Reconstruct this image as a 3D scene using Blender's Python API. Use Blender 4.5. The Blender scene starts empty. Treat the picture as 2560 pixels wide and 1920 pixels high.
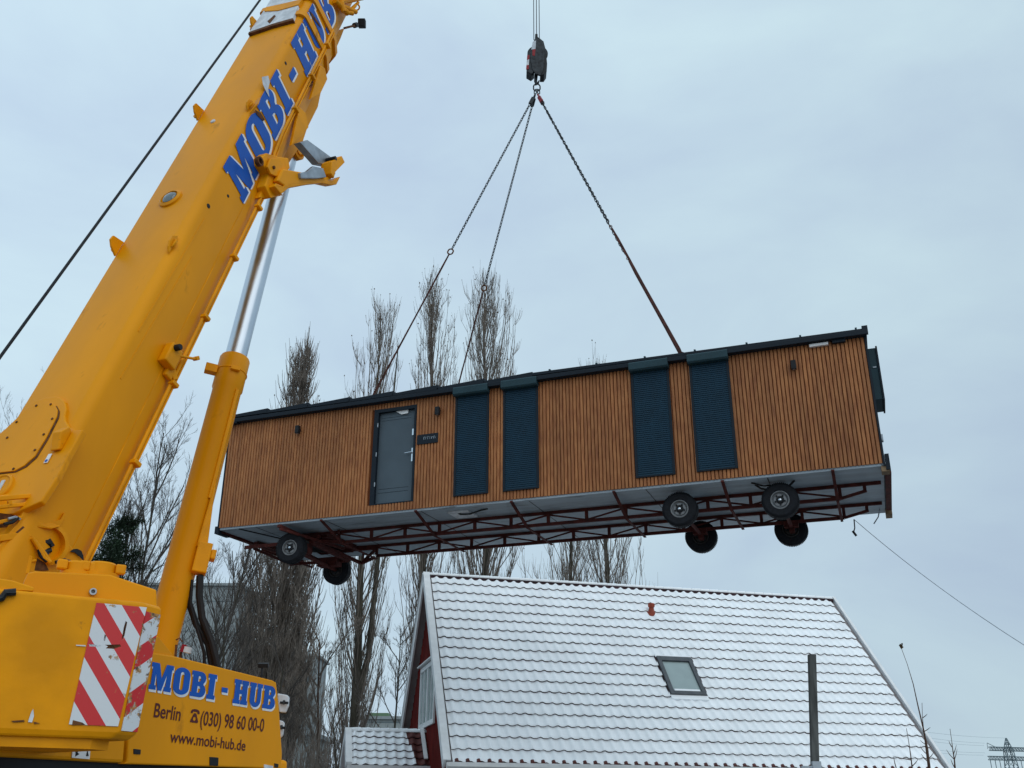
import bpy, bmesh, math, random
from math import sin, cos, pi, radians, atan2, sqrt, tan
from mathutils import Vector as V, Matrix
from mathutils.geometry import tessellate_polygon
sc = bpy.context.scene
COL = sc.collection
# ------------------------------------------------------------------ camera
F, PITCH, ROLL, CH = 2389.0, 0.42, 0.006, 1.6
fw = V((0, cos(PITCH), sin(PITCH))); r0 = V((1, 0, 0)); u0 = r0.cross(fw)
RX = r0*cos(ROLL)+u0*sin(ROLL); UX = -r0*sin(ROLL)+u0*cos(ROLL); FX = fw
CP = V((0, 0, CH))
cam = bpy.data.cameras.new("camera"); co = bpy.data.objects.new("camera", cam); COL.objects.link(co)
cam.sensor_width = 36; cam.lens = F/2560*36; cam.clip_end = 5000; cam.clip_start = .05
co.matrix_world = Matrix((( RX.x, UX.x, -FX.x, 0), (RX.y, UX.y, -FX.y, 0), (RX.z, UX.z, -FX.z, CH), (0, 0, 0, 1)))
sc.camera = co
def ray(x, y): return FX+RX*((x-1280)/F)+UX*((960-y)/F)      # surveying helpers: sight line through a photo point
def atY(x, y, Y): r = ray(x, y); return CP+r*(Y/r.y)
def onpl(x, y, p0, n): r = ray(x, y); return CP+r*((p0-CP).dot(n)/r.dot(n))
# ------------------------------------------------------------------ materials
def nn(nt, t, **k):
    n = nt.nodes.new(t)
    for a, b in k.items(): setattr(n, a, b)
    return n
def mat(name, col, rough=.6, metal=0, var=.0, scale=4., bump=0., bscale=30., col2=None, spec=.22, coat=0, dirt=None, stretch=(1, 1, 1), det=6, ramp=(.35, .65)):
    m = bpy.data.materials.new(name); m.use_nodes = True; nt = m.node_tree; b = nt.nodes['Principled BSDF']
    b.inputs['Roughness'].default_value = rough; b.inputs['Metallic'].default_value = metal
    b.inputs['Specular IOR Level'].default_value = spec; b.inputs['Coat Weight'].default_value = coat
    b.inputs['Base Color'].default_value = (*col, 1)
    tc = nn(nt, 'ShaderNodeTexCoord'); mp = nn(nt, 'ShaderNodeMapping'); mp.inputs['Scale'].default_value = stretch
    nt.links.new(tc.outputs['Object'], mp.inputs['Vector'])
    out = None
    if var or col2:
        no = nn(nt, 'ShaderNodeTexNoise'); no.inputs['Scale'].default_value = scale; no.inputs['Detail'].default_value = det
        nt.links.new(mp.outputs[0], no.inputs['Vector'])
        rp = nn(nt, 'ShaderNodeValToRGB'); rp.color_ramp.elements[0].position = ramp[0]; rp.color_ramp.elements[1].position = ramp[1]
        c1 = tuple(c*(1-var) for c in col); c2 = col2 or tuple(min(1, c*(1+var)) for c in col)
        rp.color_ramp.elements[0].color = (*c1, 1); rp.color_ramp.elements[1].color = (*c2, 1)
        nt.links.new(no.outputs[0], rp.inputs[0]); out = rp.outputs[0]
        mr = nn(nt, 'ShaderNodeMapRange'); mr.inputs[3].default_value = max(0, rough-.1); mr.inputs[4].default_value = min(1, rough+.15)
        nt.links.new(no.outputs[0], mr.inputs[0]); nt.links.new(mr.outputs[0], b.inputs['Roughness'])
    if dirt:
        dc, dth, dsc = dirt
        no = nn(nt, 'ShaderNodeTexNoise'); no.inputs['Scale'].default_value = dsc; no.inputs['Detail'].default_value = 8; no.inputs['Roughness'].default_value = .65
        nt.links.new(mp.outputs[0], no.inputs['Vector'])
        rp = nn(nt, 'ShaderNodeValToRGB'); rp.color_ramp.elements[0].position = dth; rp.color_ramp.elements[1].position = dth+.1
        rp.color_ramp.elements[0].color = (0, 0, 0, 1); rp.color_ramp.elements[1].color = (1, 1, 1, 1)
        nt.links.new(no.outputs[0], rp.inputs[0])
        mx = nn(nt, 'ShaderNodeMix', data_type='RGBA'); nt.links.new(rp.outputs[0], mx.inputs[0])
        mx.inputs[6].default_value = (*col, 1); mx.inputs[7].default_value = (*dc, 1)
        if out: nt.links.new(out, mx.inputs[6])
        out = mx.outputs[2]
    if out: nt.links.new(out, b.inputs['Base Color'])
    if bump:
        no = nn(nt, 'ShaderNodeTexNoise'); no.inputs['Scale'].default_value = bscale; no.inputs['Detail'].default_value = 5
        nt.links.new(mp.outputs[0], no.inputs['Vector'])
        bp = nn(nt, 'ShaderNodeBump'); bp.inputs['Strength'].default_value = bump; bp.inputs['Distance'].default_value = .02
        nt.links.new(no.outputs[0], bp.inputs['Height']); nt.links.new(bp.outputs[0], b.inputs['Normal'])
    return m
YEL = (.74, .29, .001)
M = {}
M['yellow'] = mat('yellow_paint', YEL, .42, var=.08, scale=1.3, bump=.05, bscale=3, dirt=((.46, .175, .004), .61, 2.6), coat=.0, spec=.14, stretch=(1, 1, .45))
M['yellow2'] = mat('yellow_paint_worn', YEL, .45, var=.14, scale=3, bump=.12, bscale=14, dirt=((.20, .09, .02), .66, 5), spec=.14)
M['chipwhite'] = mat('worn_primer_mirror_sky', (.58, .62, .66), .6, var=.18, scale=9, dirt=((.35, .17, .03), .66, 7), bump=.2)
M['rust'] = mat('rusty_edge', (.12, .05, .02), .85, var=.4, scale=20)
M['blue'] = mat('blue_lettering', (.002, .085, .42), .4, var=.1, scale=6)
M['white'] = mat('white_paint', (.75, .77, .78), .45, var=.06, scale=5)
M['brown_ink'] = mat('brown_lettering', (.09, .016, .014), .5)
M['black'] = mat('black_steel', (.012, .014, .017), .5, var=.3, scale=10)
M['rubber'] = mat('tyre_rubber', (.010, .012, .016), .75, var=.3, scale=20, bump=.3)
M['rimdark'] = mat('dark_rim', (.05, .05, .052), .6, .2, var=.3, scale=12)  # darker rim for the far-side wheels
M['rim'] = mat('silver_rim', (.22, .235, .25), .55, .0, var=.12, scale=12, dirt=((.1, .08, .07), .62, 9))
M['chrome'] = mat('chrome_rod', (.56, .62, .68), .13, 1.0)
M['rod'] = mat('silver_cylinder_rod', (.52, .58, .64), .30, 1.0, var=.06, scale=3)
M['galv'] = mat('galvanised_steel', (.32, .36, .40), .45, .8, var=.2, scale=8)
M['redsteel'] = mat('oxide_red_steel', (.072, .016, .013), .8, var=.35, scale=8, dirt=((.03, .012, .01), .58, 6))
M['strap'] = mat('brown_webbing', (.060, .022, .018), .8, var=.4, scale=6)
M['dsteel'] = mat('dark_wet_steel', (.03, .035, .04), .45, .6, var=.4, scale=15)
M['anthracite'] = mat('anthracite_sheet', (.007, .014, .023), .55, var=.12, scale=3)
M['anth2'] = mat('anthracite_sheet_light', (.018, .048, .062), .5, var=.1, scale=3)
M['shutter'] = mat('shutter_slats', (.010, .038, .066), .6, var=.1, scale=4)
M['door'] = mat('grey_door', (.075, .105, .13), .45, var=.07, scale=2)
M['under'] = mat('silver_underlay', (.29, .35, .40), .5, var=.16, scale=1.2, stretch=(.6, 5, 5), dirt=((.08, .09, .10), .60, 1.7))
M['pine'] = mat('raw_pine', (.20, .14, .085), .8, var=.3, scale=8)
M['glass'] = mat('window_glass', (.10, .13, .14), .04, spec=1.0)
M['skyglass'] = mat('skylight_glass', (.30, .38, .38), .12, spec=.8, var=.06, scale=2)
M['redwood'] = mat('falu_red_boards', (.16, .018, .015), .75, var=.25, scale=3, stretch=(1, 1, .3))
M['soffit'] = mat('soffit_boards', (.30, .27, .27), .8, var=.12, scale=4)
M['bark'] = mat('grey_bark', (.052, .048, .036), .9, var=.4, scale=2.5, bump=.4, stretch=(1, 1, .3))
M['bark2'] = mat('brown_bark', (.075, .045, .032), .9, var=.4, scale=2.5)
M['twig'] = mat('poplar_twigs', (.155, .132, .112), .9, var=.35, scale=.8)
M['twig2'] = mat('dark_twigs', (.070, .062, .056), .9, var=.3, scale=.8)
M['leaf'] = mat('withered_leaves', (.07, .045, .02), .9, var=.4, scale=3)
M['needle'] = mat('pine_needles', (.022, .042, .022), .8, var=.5, scale=1.5)
M['concrete'] = mat('grey_panels', (.27, .305, .315), .85, var=.08, scale=.2)
M['concrete2'] = mat('pale_panels', (.30, .34, .34), .85, var=.1, scale=.2)
M['farsteel'] = mat('hazed_pylon_steel', (.14, .19, .21), .6)  # bluish grey carries the distance haze over the pylon
M['farwire'] = mat('pylon_wire', (.3, .37, .41), .7)
M['postwood'] = mat('weathered_post', (.075, .08, .078), .8, var=.4, scale=6, stretch=(3, 3, .4))
M['redlamp'] = mat('red_lamp', (.25, .008, .015), .3)
M['ground'] = mat('snowy_ground', (.13, .12, .11), .9, var=.2, scale=.4, col2=(.34, .36, .38))
M['hose'] = mat('black_hose', (.012, .010, .010), .4)
LT_ = 13.555
# wood cladding: each batten its own tone, knots and grain
def wood():
    m = bpy.data.materials.new('larch_cladding'); m.use_nodes = True; nt = m.node_tree; b = nt.nodes['Principled BSDF']; L = nt.links.new
    tc = nn(nt, 'ShaderNodeTexCoord'); sp = nn(nt, 'ShaderNodeSeparateXYZ'); L(tc.outputs['Object'], sp.inputs[0])
    dv = nn(nt, 'ShaderNodeMath', operation='DIVIDE'); L(sp.outputs[0], dv.inputs[0]); dv.inputs[1].default_value = BAT
    fl = nn(nt, 'ShaderNodeMath', operation='FLOOR'); L(dv.outputs[0], fl.inputs[0])
    wn = nn(nt, 'ShaderNodeTexWhiteNoise', noise_dimensions='1D'); L(fl.outputs[0], wn.inputs['W'])
    mu = nn(nt, 'ShaderNodeMath', operation='MULTIPLY'); L(wn.outputs[0], mu.inputs[0]); mu.inputs[1].default_value = 40
    cb = nn(nt, 'ShaderNodeCombineXYZ'); ax = nn(nt, 'ShaderNodeMath', operation='MULTIPLY'); L(sp.outputs[0], ax.inputs[0]); ax.inputs[1].default_value = 22
    az = nn(nt, 'ShaderNodeMath', operation='MULTIPLY_ADD'); L(sp.outputs[2], az.inputs[0]); az.inputs[1].default_value = 3.2; L(mu.outputs[0], az.inputs[2])
    L(ax.outputs[0], cb.inputs[0]); L(az.outputs[0], cb.inputs[2])
    no = nn(nt, 'ShaderNodeTexNoise'); no.inputs['Scale'].default_value = 1.0; no.inputs['Detail'].default_value = 5; L(cb.outputs[0], no.inputs['Vector'])
    rp = nn(nt, 'ShaderNodeValToRGB'); e = rp.color_ramp.elements; e[0].position = .3; e[0].color = (.25, .082, .026, 1); e[1].position = .60; e[1].color = (.42, .172, .058, 1)
    e2 = e.new(.46); e2.color = (.345, .128, .040, 1)
    L(no.outputs[0], rp.inputs[0])
    hs = nn(nt, 'ShaderNodeHueSaturation'); mr = nn(nt, 'ShaderNodeMapRange'); L(wn.outputs[0], mr.inputs[0]); mr.inputs[3].default_value = .86; mr.inputs[4].default_value = 1.08
    # broad weathering across the facade: greyer and redder boards toward the door end
    n2 = nn(nt, 'ShaderNodeTexNoise'); n2.inputs['Scale'].default_value = .5; L(tc.outputs['Object'], n2.inputs['Vector'])
    m2 = nn(nt, 'ShaderNodeMapRange'); L(n2.outputs[0], m2.inputs[0]); m2.inputs[1].default_value = .3; m2.inputs[2].default_value = .7; m2.inputs[3].default_value = .8; m2.inputs[4].default_value = 1.12
    mm = nn(nt, 'ShaderNodeMath', operation='MULTIPLY'); L(mr.outputs[0], mm.inputs[0]); L(m2.outputs[0], mm.inputs[1])
    L(mm.outputs[0], hs.inputs['Value']); L(rp.outputs[0], hs.inputs['Color']); L(hs.outputs[0], b.inputs['Base Color'])
    b.inputs['Roughness'].default_value = .7
    bp = nn(nt, 'ShaderNodeBump'); bp.inputs['Strength'].default_value = .25; bp.inputs['Distance'].default_value = .01; L(no.outputs[0], bp.inputs['Height']); L(bp.outputs[0], b.inputs['Normal'])
    return m
BAT = LT_/195
M['wood'] = wood()
def stripes(name, sgn, per, wear, slope=1.0):
    m = bpy.data.materials.new(name); m.use_nodes = True; nt = m.node_tree; b = nt.nodes['Principled BSDF']; L = nt.links.new
    tc = nn(nt, 'ShaderNodeTexCoord'); sp = nn(nt, 'ShaderNodeSeparateXYZ'); L(tc.outputs['Object'], sp.inputs[0])
    a = nn(nt, 'ShaderNodeMath', operation='MULTIPLY_ADD'); L(sp.outputs[0], a.inputs[0]); a.inputs[1].default_value = sgn*slope; L(sp.outputs[1], a.inputs[2])
    d = nn(nt, 'ShaderNodeMath', operation='DIVIDE'); L(a.outputs[0], d.inputs[0]); d.inputs[1].default_value = per
    o = nn(nt, 'ShaderNodeMath', operation='ADD'); L(d.outputs[0], o.inputs[0]); o.inputs[1].default_value = 10.0+(.0 if sgn > 0 else .22)
    f = nn(nt, 'ShaderNodeMath', operation='FRACT'); L(o.outputs[0], f.inputs[0])
    g = nn(nt, 'ShaderNodeMath', operation='GREATER_THAN'); L(f.outputs[0], g.inputs[0]); g.inputs[1].default_value = .5
    mx = nn(nt, 'ShaderNodeMix', data_type='RGBA'); L(g.outputs[0], mx.inputs[0]); mx.inputs[6].default_value = (.62, .66, .69, 1); mx.inputs[7].default_value = (.55, .008, .012, 1)
    n0 = nn(nt, 'ShaderNodeTexNoise'); n0.inputs['Scale'].default_value = 38; n0.inputs['Detail'].default_value = 6; L(tc.outputs['Object'], n0.inputs['Vector'])
    n1 = nn(nt, 'ShaderNodeTexNoise'); n1.inputs['Scale'].default_value = 9; n1.inputs['Detail'].default_value = 10; n1.inputs['Roughness'].default_value = .7; L(tc.outputs['Object'], n1.inputs['Vector'])
    r1 = nn(nt, 'ShaderNodeValToRGB'); r1.color_ramp.elements[0].position = wear; r1.color_ramp.elements[1].position = wear+.03
    r1.color_ramp.elements[0].color = (0, 0, 0, 1); r1.color_ramp.elements[1].color = (1, 1, 1, 1); L(n1.outputs[0], r1.inputs[0])
    r2 = nn(nt, 'ShaderNodeValToRGB'); e = r2.color_ramp.elements; e[0].position = .36; e[0].color = (.07, .045, .03, 1); e[1].position = .62; e[1].color = (.36, .37, .36, 1); x = e.new(.47); x.color = (.22, .13, .06, 1); x = e.new(.53); x.color = (.45, .20, .02, 1)
    L(n0.outputs[0], r2.inputs[0])
    m2 = nn(nt, 'ShaderNodeMix', data_type='RGBA'); L(r1.outputs[0], m2.inputs[0]); L(mx.outputs[2], m2.inputs[6]); L(r2.outputs[0], m2.inputs[7])
    L(m2.outputs[2], b.inputs['Base Color']); b.inputs['Roughness'].default_value = .4
    return m
def snowmat(name, patch, bare=None):
    m = mat(name, (.88, .92, .95), .65, var=.045, scale=1.4, bump=.25, bscale=9)
    return m
M['snow'] = snowmat('snow_covered_tile', .7)
M['tile'] = mat('red_clay_tile', (.10, .030, .026), .6, var=.3, scale=6)
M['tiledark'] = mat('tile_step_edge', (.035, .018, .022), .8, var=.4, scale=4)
# ------------------------------------------------------------------ mesh builder
class MB:
    def __init__(s): s.v = []; s.f = []; s.m = []; s.mi = 0
    def add(s, vs, fs):
        o = len(s.v); s.v += [tuple(p) for p in vs]; s.f += [tuple(i+o for i in f) for f in fs]; s.m += [s.mi]*len(fs); return s
    def hexa(s, p):      # 8 points: bottom 0-3, top 4-7
        return s.add(p, [(0, 3, 2, 1), (4, 5, 6, 7), (0, 1, 5, 4), (1, 2, 6, 5), (2, 3, 7, 6), (3, 0, 4, 7)])
    def box(s, a, b, X=V((1, 0, 0)), Y=V((0, 1, 0)), Z=V((0, 0, 1)), O=V((0, 0, 0))):
        (x0, y0, z0), (x1, y1, z1) = a, b
        return s.hexa([O+X*x+Y*y+Z*z for z in (z0, z1) for x, y in ((x0, y0), (x1, y0), (x1, y1), (x0, y1))])
    def bar(s, p, q, w, h=None, up=V((0, 0, 1))):
        p = V(p); q = V(q); h = h or w; d = (q-p).normalized(); a = d.cross(up)
        if a.length < 1e-3: a = d.cross(V((1, 0, 0)))
        a.normalize(); b = a.cross(d)
        return s.hexa([e+a*i*w/2+b*j*h/2 for e in (p, q) for i, j in ((-1, -1), (1, -1), (1, 1), (-1, 1))])
    def tube(s, pts, r, n=8, cap=True):
        pts = [V(p) for p in pts]
        if not isinstance(r, (list, tuple)): r = [r]*len(pts)
        vs = []; fs = []; up = V((.123, .456, .88)).normalized()
        for i, p in enumerate(pts):
            d = (pts[min(i+1, len(pts)-1)]-pts[max(i-1, 0)]).normalized()
            a = d.cross(up)
            if a.length < .05: a = d.cross(V((1, 0, 0)))
            a.normalize(); b = d.cross(a)
            vs += [p+(a*cos(2*pi*k/n)+b*sin(2*pi*k/n))*r[i] for k in range(n)]
        for i in range(len(pts)-1):
            for k in range(n):
                fs.append((i*n+k, i*n+(k+1) % n, (i+1)*n+(k+1) % n, (i+1)*n+k))
        if cap and n > 2: fs.append(tuple(range(n))[::-1]); fs.append(tuple((len(pts)-1)*n+k for k in range(n)))
        return s.add(vs, fs)
    def lathe(s, c, ax, prof, n=24, cap=True):   # prof: (r, h) along axis
        c = V(c); ax = V(ax).normalized(); a = ax.cross(V((0, 0, 1)))
        if a.length < .05: a = ax.cross(V((1, 0, 0)))
        a.normalize(); b = ax.cross(a); vs = []; fs = []
        for r, h in prof: vs += [c+ax*h+(a*cos(2*pi*k/n)+b*sin(2*pi*k/n))*r for k in range(n)]
        for i in range(len(prof)-1):
            for k in range(n): fs.append((i*n+k, i*n+(k+1) % n, (i+1)*n+(k+1) % n, (i+1)*n+k))
        if cap and prof[0][0] > 1e-4: fs.append(tuple(range(n))[::-1])
        if cap and prof[-1][0] > 1e-4: fs.append(tuple((len(prof)-1)*n+k for k in range(n)))
        return s.add(vs, fs)
    def prism(s, poly, off):
        off = V(off); poly = [V(p) for p in poly]; n = len(poly)
        tri = tessellate_polygon([poly])
        fs = [tuple(t) for t in tri]+[tuple(i+n for i in t)[::-1] for t in tri]+[(i, (i+1) % n, (i+1) % n+n, i+n) for i in range(n)]
        return s.add(poly+[p+off for p in poly], fs)
    def flat(s, loops):
        loops = [[V(p) for p in l] for l in loops]; tri = tessellate_polygon(loops)
        return s.add([p for l in loops for p in l], [tuple(t) for t in tri])
    def torus(s, c, ax, R, r, n=20, k=8, sx=1, up=None, ext=0):
        c = V(c); ax = V(ax).normalized(); a = (up or ax.cross(V((0, 0, 1))))
        if a.length < .05: a = ax.cross(V((1, 0, 0)))
        a = V(a).normalized(); b = ax.cross(a); vs = []; fs = []
        for i in range(n):
            t = 2*pi*i/n; rd = a*cos(t)+b*sin(t); p = c+rd*R+a*(ext if cos(t) > 1e-6 else -ext if cos(t) < -1e-6 else 0)
            vs += [p+(rd*cos(2*pi*j/k)+ax*sin(2*pi*j/k))*r for j in range(k)]
        for i in range(n):
            for j in range(k): fs.append((i*k+j, ((i+1) % n)*k+j, ((i+1) % n)*k+(j+1) % k, i*k+(j+1) % k))
        return s.add(vs, fs)
    def build(s, name, m, parent=None, smooth=False, bevel=0, loc=None, fix=True):
        me = bpy.data.meshes.new(name)
        off = V((0, 0, 0))
        if loc is not None: off = V(loc)
        elif parent is not None and parent.get('_off') is not None: off = V(parent['_off'])
        me.from_pydata([tuple(V(p)-off) for p in s.v], [], s.f)
        if fix and len(s.f) < 20000:
            bm = bmesh.new(); bm.from_mesh(me); bmesh.ops.recalc_face_normals(bm, faces=bm.faces); bm.to_mesh(me); bm.free()
        ms = m if isinstance(m, list) else [m]
        for x in ms: me.materials.append(M[x] if isinstance(x, str) else x)
        if len(ms) > 1: me.polygons.foreach_set('material_index', s.m)
        if smooth: me.polygons.foreach_set('use_smooth', [True]*len(me.polygons))
        o = bpy.data.objects.new(name, me); COL.objects.link(o)
        if smooth == 'auto':
            md = o.modifiers.new('wn', 'EDGE_SPLIT'); md.split_angle = radians(35)
        if parent is not None:
            o.parent = parent; o['_off'] = tuple(off)
        elif loc is not None: o.location = off
        if bevel:
            b = o.modifiers.new('bevel', 'BEVEL'); b.width = bevel; b.segments = 2; b.limit_method = 'ANGLE'; b.angle_limit = radians(35)
        return o
def empty(name, loc, label, cat, group=None, mtx=None):
    o = bpy.data.objects.new(name, None); COL.objects.link(o); o.empty_display_size = .2
    if mtx is not None: o.matrix_world = mtx; o['_off'] = (0, 0, 0)
    else: o.location = loc; o['_off'] = tuple(V(loc))
    o['label'] = label; o['category'] = cat
    if group: o['group'] = group
    return o
def tag(o, label, cat, group=None):
    o['label'] = label; o['category'] = cat
    if group: o['group'] = group
    return o
def text_mesh(s, size, xs, shear=0):
    cu = bpy.data.curves.new('t', 'FONT'); cu.body = s; cu.size = size; cu.shear = shear; cu.resolution_u = 4; cu.offset = .012
    ob = bpy.data.objects.new('t', cu); COL.objects.link(ob); dg = bpy.context.evaluated_depsgraph_get(); dg.update()
    me = bpy.data.meshes.new_from_object(ob.evaluated_get(dg)); vs = [(v.co.x*xs, v.co.y) for v in me.vertices]; fs = [tuple(p.vertices) for p in me.polygons]
    bpy.data.objects.remove(ob); bpy.data.curves.remove(cu); bpy.data.meshes.remove(me)
    return vs, fs
# ------------------------------------------------------------------ sky and light
w = bpy.data.worlds.new("World"); sc.world = w; w.use_nodes = True; nt = w.node_tree; nt.nodes.clear(); L = nt.links.new
SUN_EL, SUN_AZ = radians(40), radians(152)
sky = nn(nt, 'ShaderNodeTexSky', sky_type='NISHITA'); sky.sun_disc = False; sky.sun_elevation = SUN_EL; sky.sun_rotation = SUN_AZ; sky.air_density = 1; sky.dust_density = 3
bg1 = nn(nt, 'ShaderNodeBackground'); bg1.inputs[1].default_value = .07; L(sky.outputs[0], bg1.inputs[0])
tc = nn(nt, 'ShaderNodeTexCoord'); mp = nn(nt, 'ShaderNodeMapping'); mp.inputs['Scale'].default_value = (1, 1, 2.2); L(tc.outputs['Generated'], mp.inputs[0])
n1 = nn(nt, 'ShaderNodeTexNoise'); n1.inputs['Scale'].default_value = 2.6; n1.inputs['Detail'].default_value = 6; n1.inputs['Roughness'].default_value = .52; n1.inputs['Distortion'].default_value = .3; L(mp.outputs[0], n1.inputs['Vector'])
rp = nn(nt, 'ShaderNodeValToRGB'); e = rp.color_ramp.elements
e[0].position = .32; e[0].color = (.51, .645, .80, 1); e[1].position = .68; e[1].color = (.635, .815, .90, 1); L(n1.outputs[0], rp.inputs[0])
sp = nn(nt, 'ShaderNodeSeparateXYZ'); L(tc.outputs['Generated'], sp.inputs[0])
mr = nn(nt, 'ShaderNodeMapRange'); L(sp.outputs[0], mr.inputs[0]); mr.inputs[1].default_value = -.5; mr.inputs[2].default_value = .5; mr.inputs[3].default_value = 1.09; mr.inputs[4].default_value = .93
mrz = nn(nt, 'ShaderNodeMapRange'); L(sp.outputs[2], mrz.inputs[0]); mrz.inputs[1].default_value = 0; mrz.inputs[2].default_value = .75; mrz.inputs[3].default_value = .93; mrz.inputs[4].default_value = 1.07
mm = nn(nt, 'ShaderNodeMath', operation='MULTIPLY'); L(mr.outputs[0], mm.inputs[0]); L(mrz.outputs[0], mm.inputs[1])
bg2 = nn(nt, 'ShaderNodeBackground'); L(rp.outputs[0], bg2.inputs[0]); L(mm.outputs[0], bg2.inputs[1])
mxs = nn(nt, 'ShaderNodeMixShader'); mxs.inputs[0].default_value = .9; L(bg1.outputs[0], mxs.inputs[1]); L(bg2.outputs[0], mxs.inputs[2])
ow = nn(nt, 'ShaderNodeOutputWorld'); L(mxs.outputs[0], ow.inputs[0])
sl = bpy.data.lights.new('sun', 'SUN'); sl.energy = .9; sl.angle = radians(75); sl.color = (1, .96, .9); so = bpy.data.objects.new('sun', sl); COL.objects.link(so)
sd = V((sin(SUN_AZ)*cos(SUN_EL), cos(SUN_AZ)*cos(SUN_EL), sin(SUN_EL))); so.rotation_euler = sd.to_track_quat('Z', 'Y').to_euler(); so.location = sd*50
sc.view_settings.view_transform = 'Standard'; sc.view_settings.look = 'None'; sc.view_settings.exposure = 0.0; sc.view_settings.gamma = 1
g = MB(); N = 40
vs = [((i/N-.5)*3000, (j/N-.5)*3000+600, 0) for j in range(N+1) for i in range(N+1)]
g.add(vs, [(j*(N+1)+i, j*(N+1)+i+1, (j+1)*(N+1)+i+1, (j+1)*(N+1)+i) for j in range(N) for i in range(N)])
go = g.build('ground', 'ground'); go['kind'] = 'structure'; go['label'] = 'flat ground under a thin patchy layer of snow'
# ------------------------------------------------------------------ glyphs (bold slab capitals) for the painted name
def arc(cx, cy, rx, ry, a0, a1, n=10): return [(cx+rx*cos(radians(a0+(a1-a0)*i/n)), cy+ry*sin(radians(a0+(a1-a0)*i/n))) for i in range(n+1)]
GL = {}
GL['I'] = (.46, [[(0, 0), (.46, 0), (.46, .17), (.38, .17), (.38, .83), (.46, .83), (.46, 1), (0, 1), (0, .83), (.08, .83), (.08, .17), (0, .17)]])
GL['H'] = (.86, [[(0, 0), (.42, 0), (.42, .17), (.36, .17), (.36, .42), (.50, .42), (.50, .17), (.44, .17), (.44, 0), (.86, 0), (.86, .17), (.80, .17), (.80, .83), (.86, .83), (.86, 1), (.44, 1), (.44, .83), (.50, .83), (.50, .60), (.36, .60), (.36, .83), (.42, .83), (.42, 1), (0, 1), (0, .83), (.06, .83), (.06, .17), (0, .17)]])
GL['U'] = (.80, [[(0, 1), (0, .83), (.06, .83)]+arc(.40, .30, .34, .32, 180, 360, 14)+[(.74, .83), (.80, .83), (.80, 1), (.46, 1), (.46, .83), (.50, .83)]+arc(.43, .27, .07, .10, 0, -180, 8)+[(.36, .83), (.41, .83), (.41, 1)]])
GL['O'] = (.80, [arc(.40, .26, .40, .28, 180, 360, 14)+arc(.40, .74, .40, .28, 0, 180, 14), arc(.40, .76, .09, .09, 180, 0, 8)+arc(.40, .24, .09, .09, 0, -180, 8)])
GL['B'] = (.80, [[(0, 0)]+arc(.50, .27, .30, .27, -90, 60, 10)+arc(.48, .75, .28, .25, -50, 90, 10)+[(0, 1), (0, .83), (.07, .83), (.07, .17), (0, .17)],
                 [(.36, .60), (.36, .82)]+arc(.42, .71, .07, .11, 90, -90, 6), [(.36, .17), (.36, .43)]+arc(.43, .30, .08, .13, 90, -90, 6)])
GL['M'] = (1.05, [[(0, 0), (.33, 0), (.33, .17), (.25, .17), (.25, .60), (.42, 0), (.60, 0), (.76, .60), (.76, .17), (.70, .17), (.70, 0), (1.05, 0), (1.05, .17), (.99, .17), (.99, .83), (1.05, .83), (1.05, 1), (.70, 1), (.54, .45), (.36, 1), (0, 1), (0, .83), (.07, .83), (.07, .17), (0, .17)]])
GL['-'] = (.34, [[(0, .36), (.34, .36), (.34, .56), (0, .56)]])
GL[' '] = (.20, [])
def layout(s, gap=.07):
    x = 0; out = []
    for c in s: wd, lp = GL[c]; out.append((x, lp)); x += wd+gap
    return out, x-gap
def painted(s, P, mb_blue, mb_white, sh=(.06, -.07), width=None, slant=0):
    """P(x, y, layer) -> world point; x in 0..1 over the whole word, y in 0..1"""
    lay, tot = layout(s)
    for k, (mbx, offs) in enumerate(((mb_white, [(sh[0]*q, sh[1]*q) for q in (1, .66, .33)]), (mb_blue, [(0, 0)]))):
        for qi, (dx, dy) in enumerate(offs):
            for x0, lp in lay:
                if lp: mbx.flat([[P((x0+x+dx)/tot, y+dy, k*4+qi) for x, y in l] for l in lp])
# ================================================================== CRANE
AZB, ELB = .3627, 1.239
hB = V((sin(AZB), cos(AZB), 0)); dB = hB*cos(ELB)+V((0, 0, sin(ELB))); sB = V((cos(AZB), -sin(AZB), 0)); uB = -hB*sin(ELB)+V((0, 0, cos(ELB)))
AB = V((-3.5854, 7.3027, 4.4286)); WB, HB = .779, .72
def bw(t, u, v, o=0): return AB+dB*t-sB*u-uB*v      # t along, u across the top from the near edge, v down the near side
def bt(x, y, h=0): p = onpl(x, y, AB+uB*h, uB)-AB; return p.dot(dB), -p.dot(sB)
def bs(x, y, h=0): p = onpl(x, y, AB+sB*h, sB)-AB; return p.dot(dB), -p.dot(uB)
CR = V((-3.6, 6.6, 0))
crane = empty('mobile_crane', CR, 'yellow telescopic mobile crane with worn paint and red white warning stripes beside the houses', 'crane')
def bsect(t, i=0, foot=1.0):
    """boom outline: i shrinks the section"""
    r = .10; pts = []
    a, b, c, d_ = i, WB-i, i, HB*foot+.0-i
    for k in range(5): t_ = radians(k*22.5); pts.append((a+r-r*sin(t_), c+r-r*cos(t_)))           # near top corner
    for (q, z) in ((a, d_-.12), (a+.10, d_+.10), (a+.28, d_+.2)): pts.append((q, z))
    for (q, z) in ((b-.28, d_+.2), (b-.10, d_+.10), (b, d_-.12)): pts.append((q, z))
    for k in range(5): t_ = radians(90-k*22.5); pts.append((b-.035+.035*sin(t_), c+.035-.035*cos(t_)))
    return [bw(t, u, v) for u, v in pts]
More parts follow.
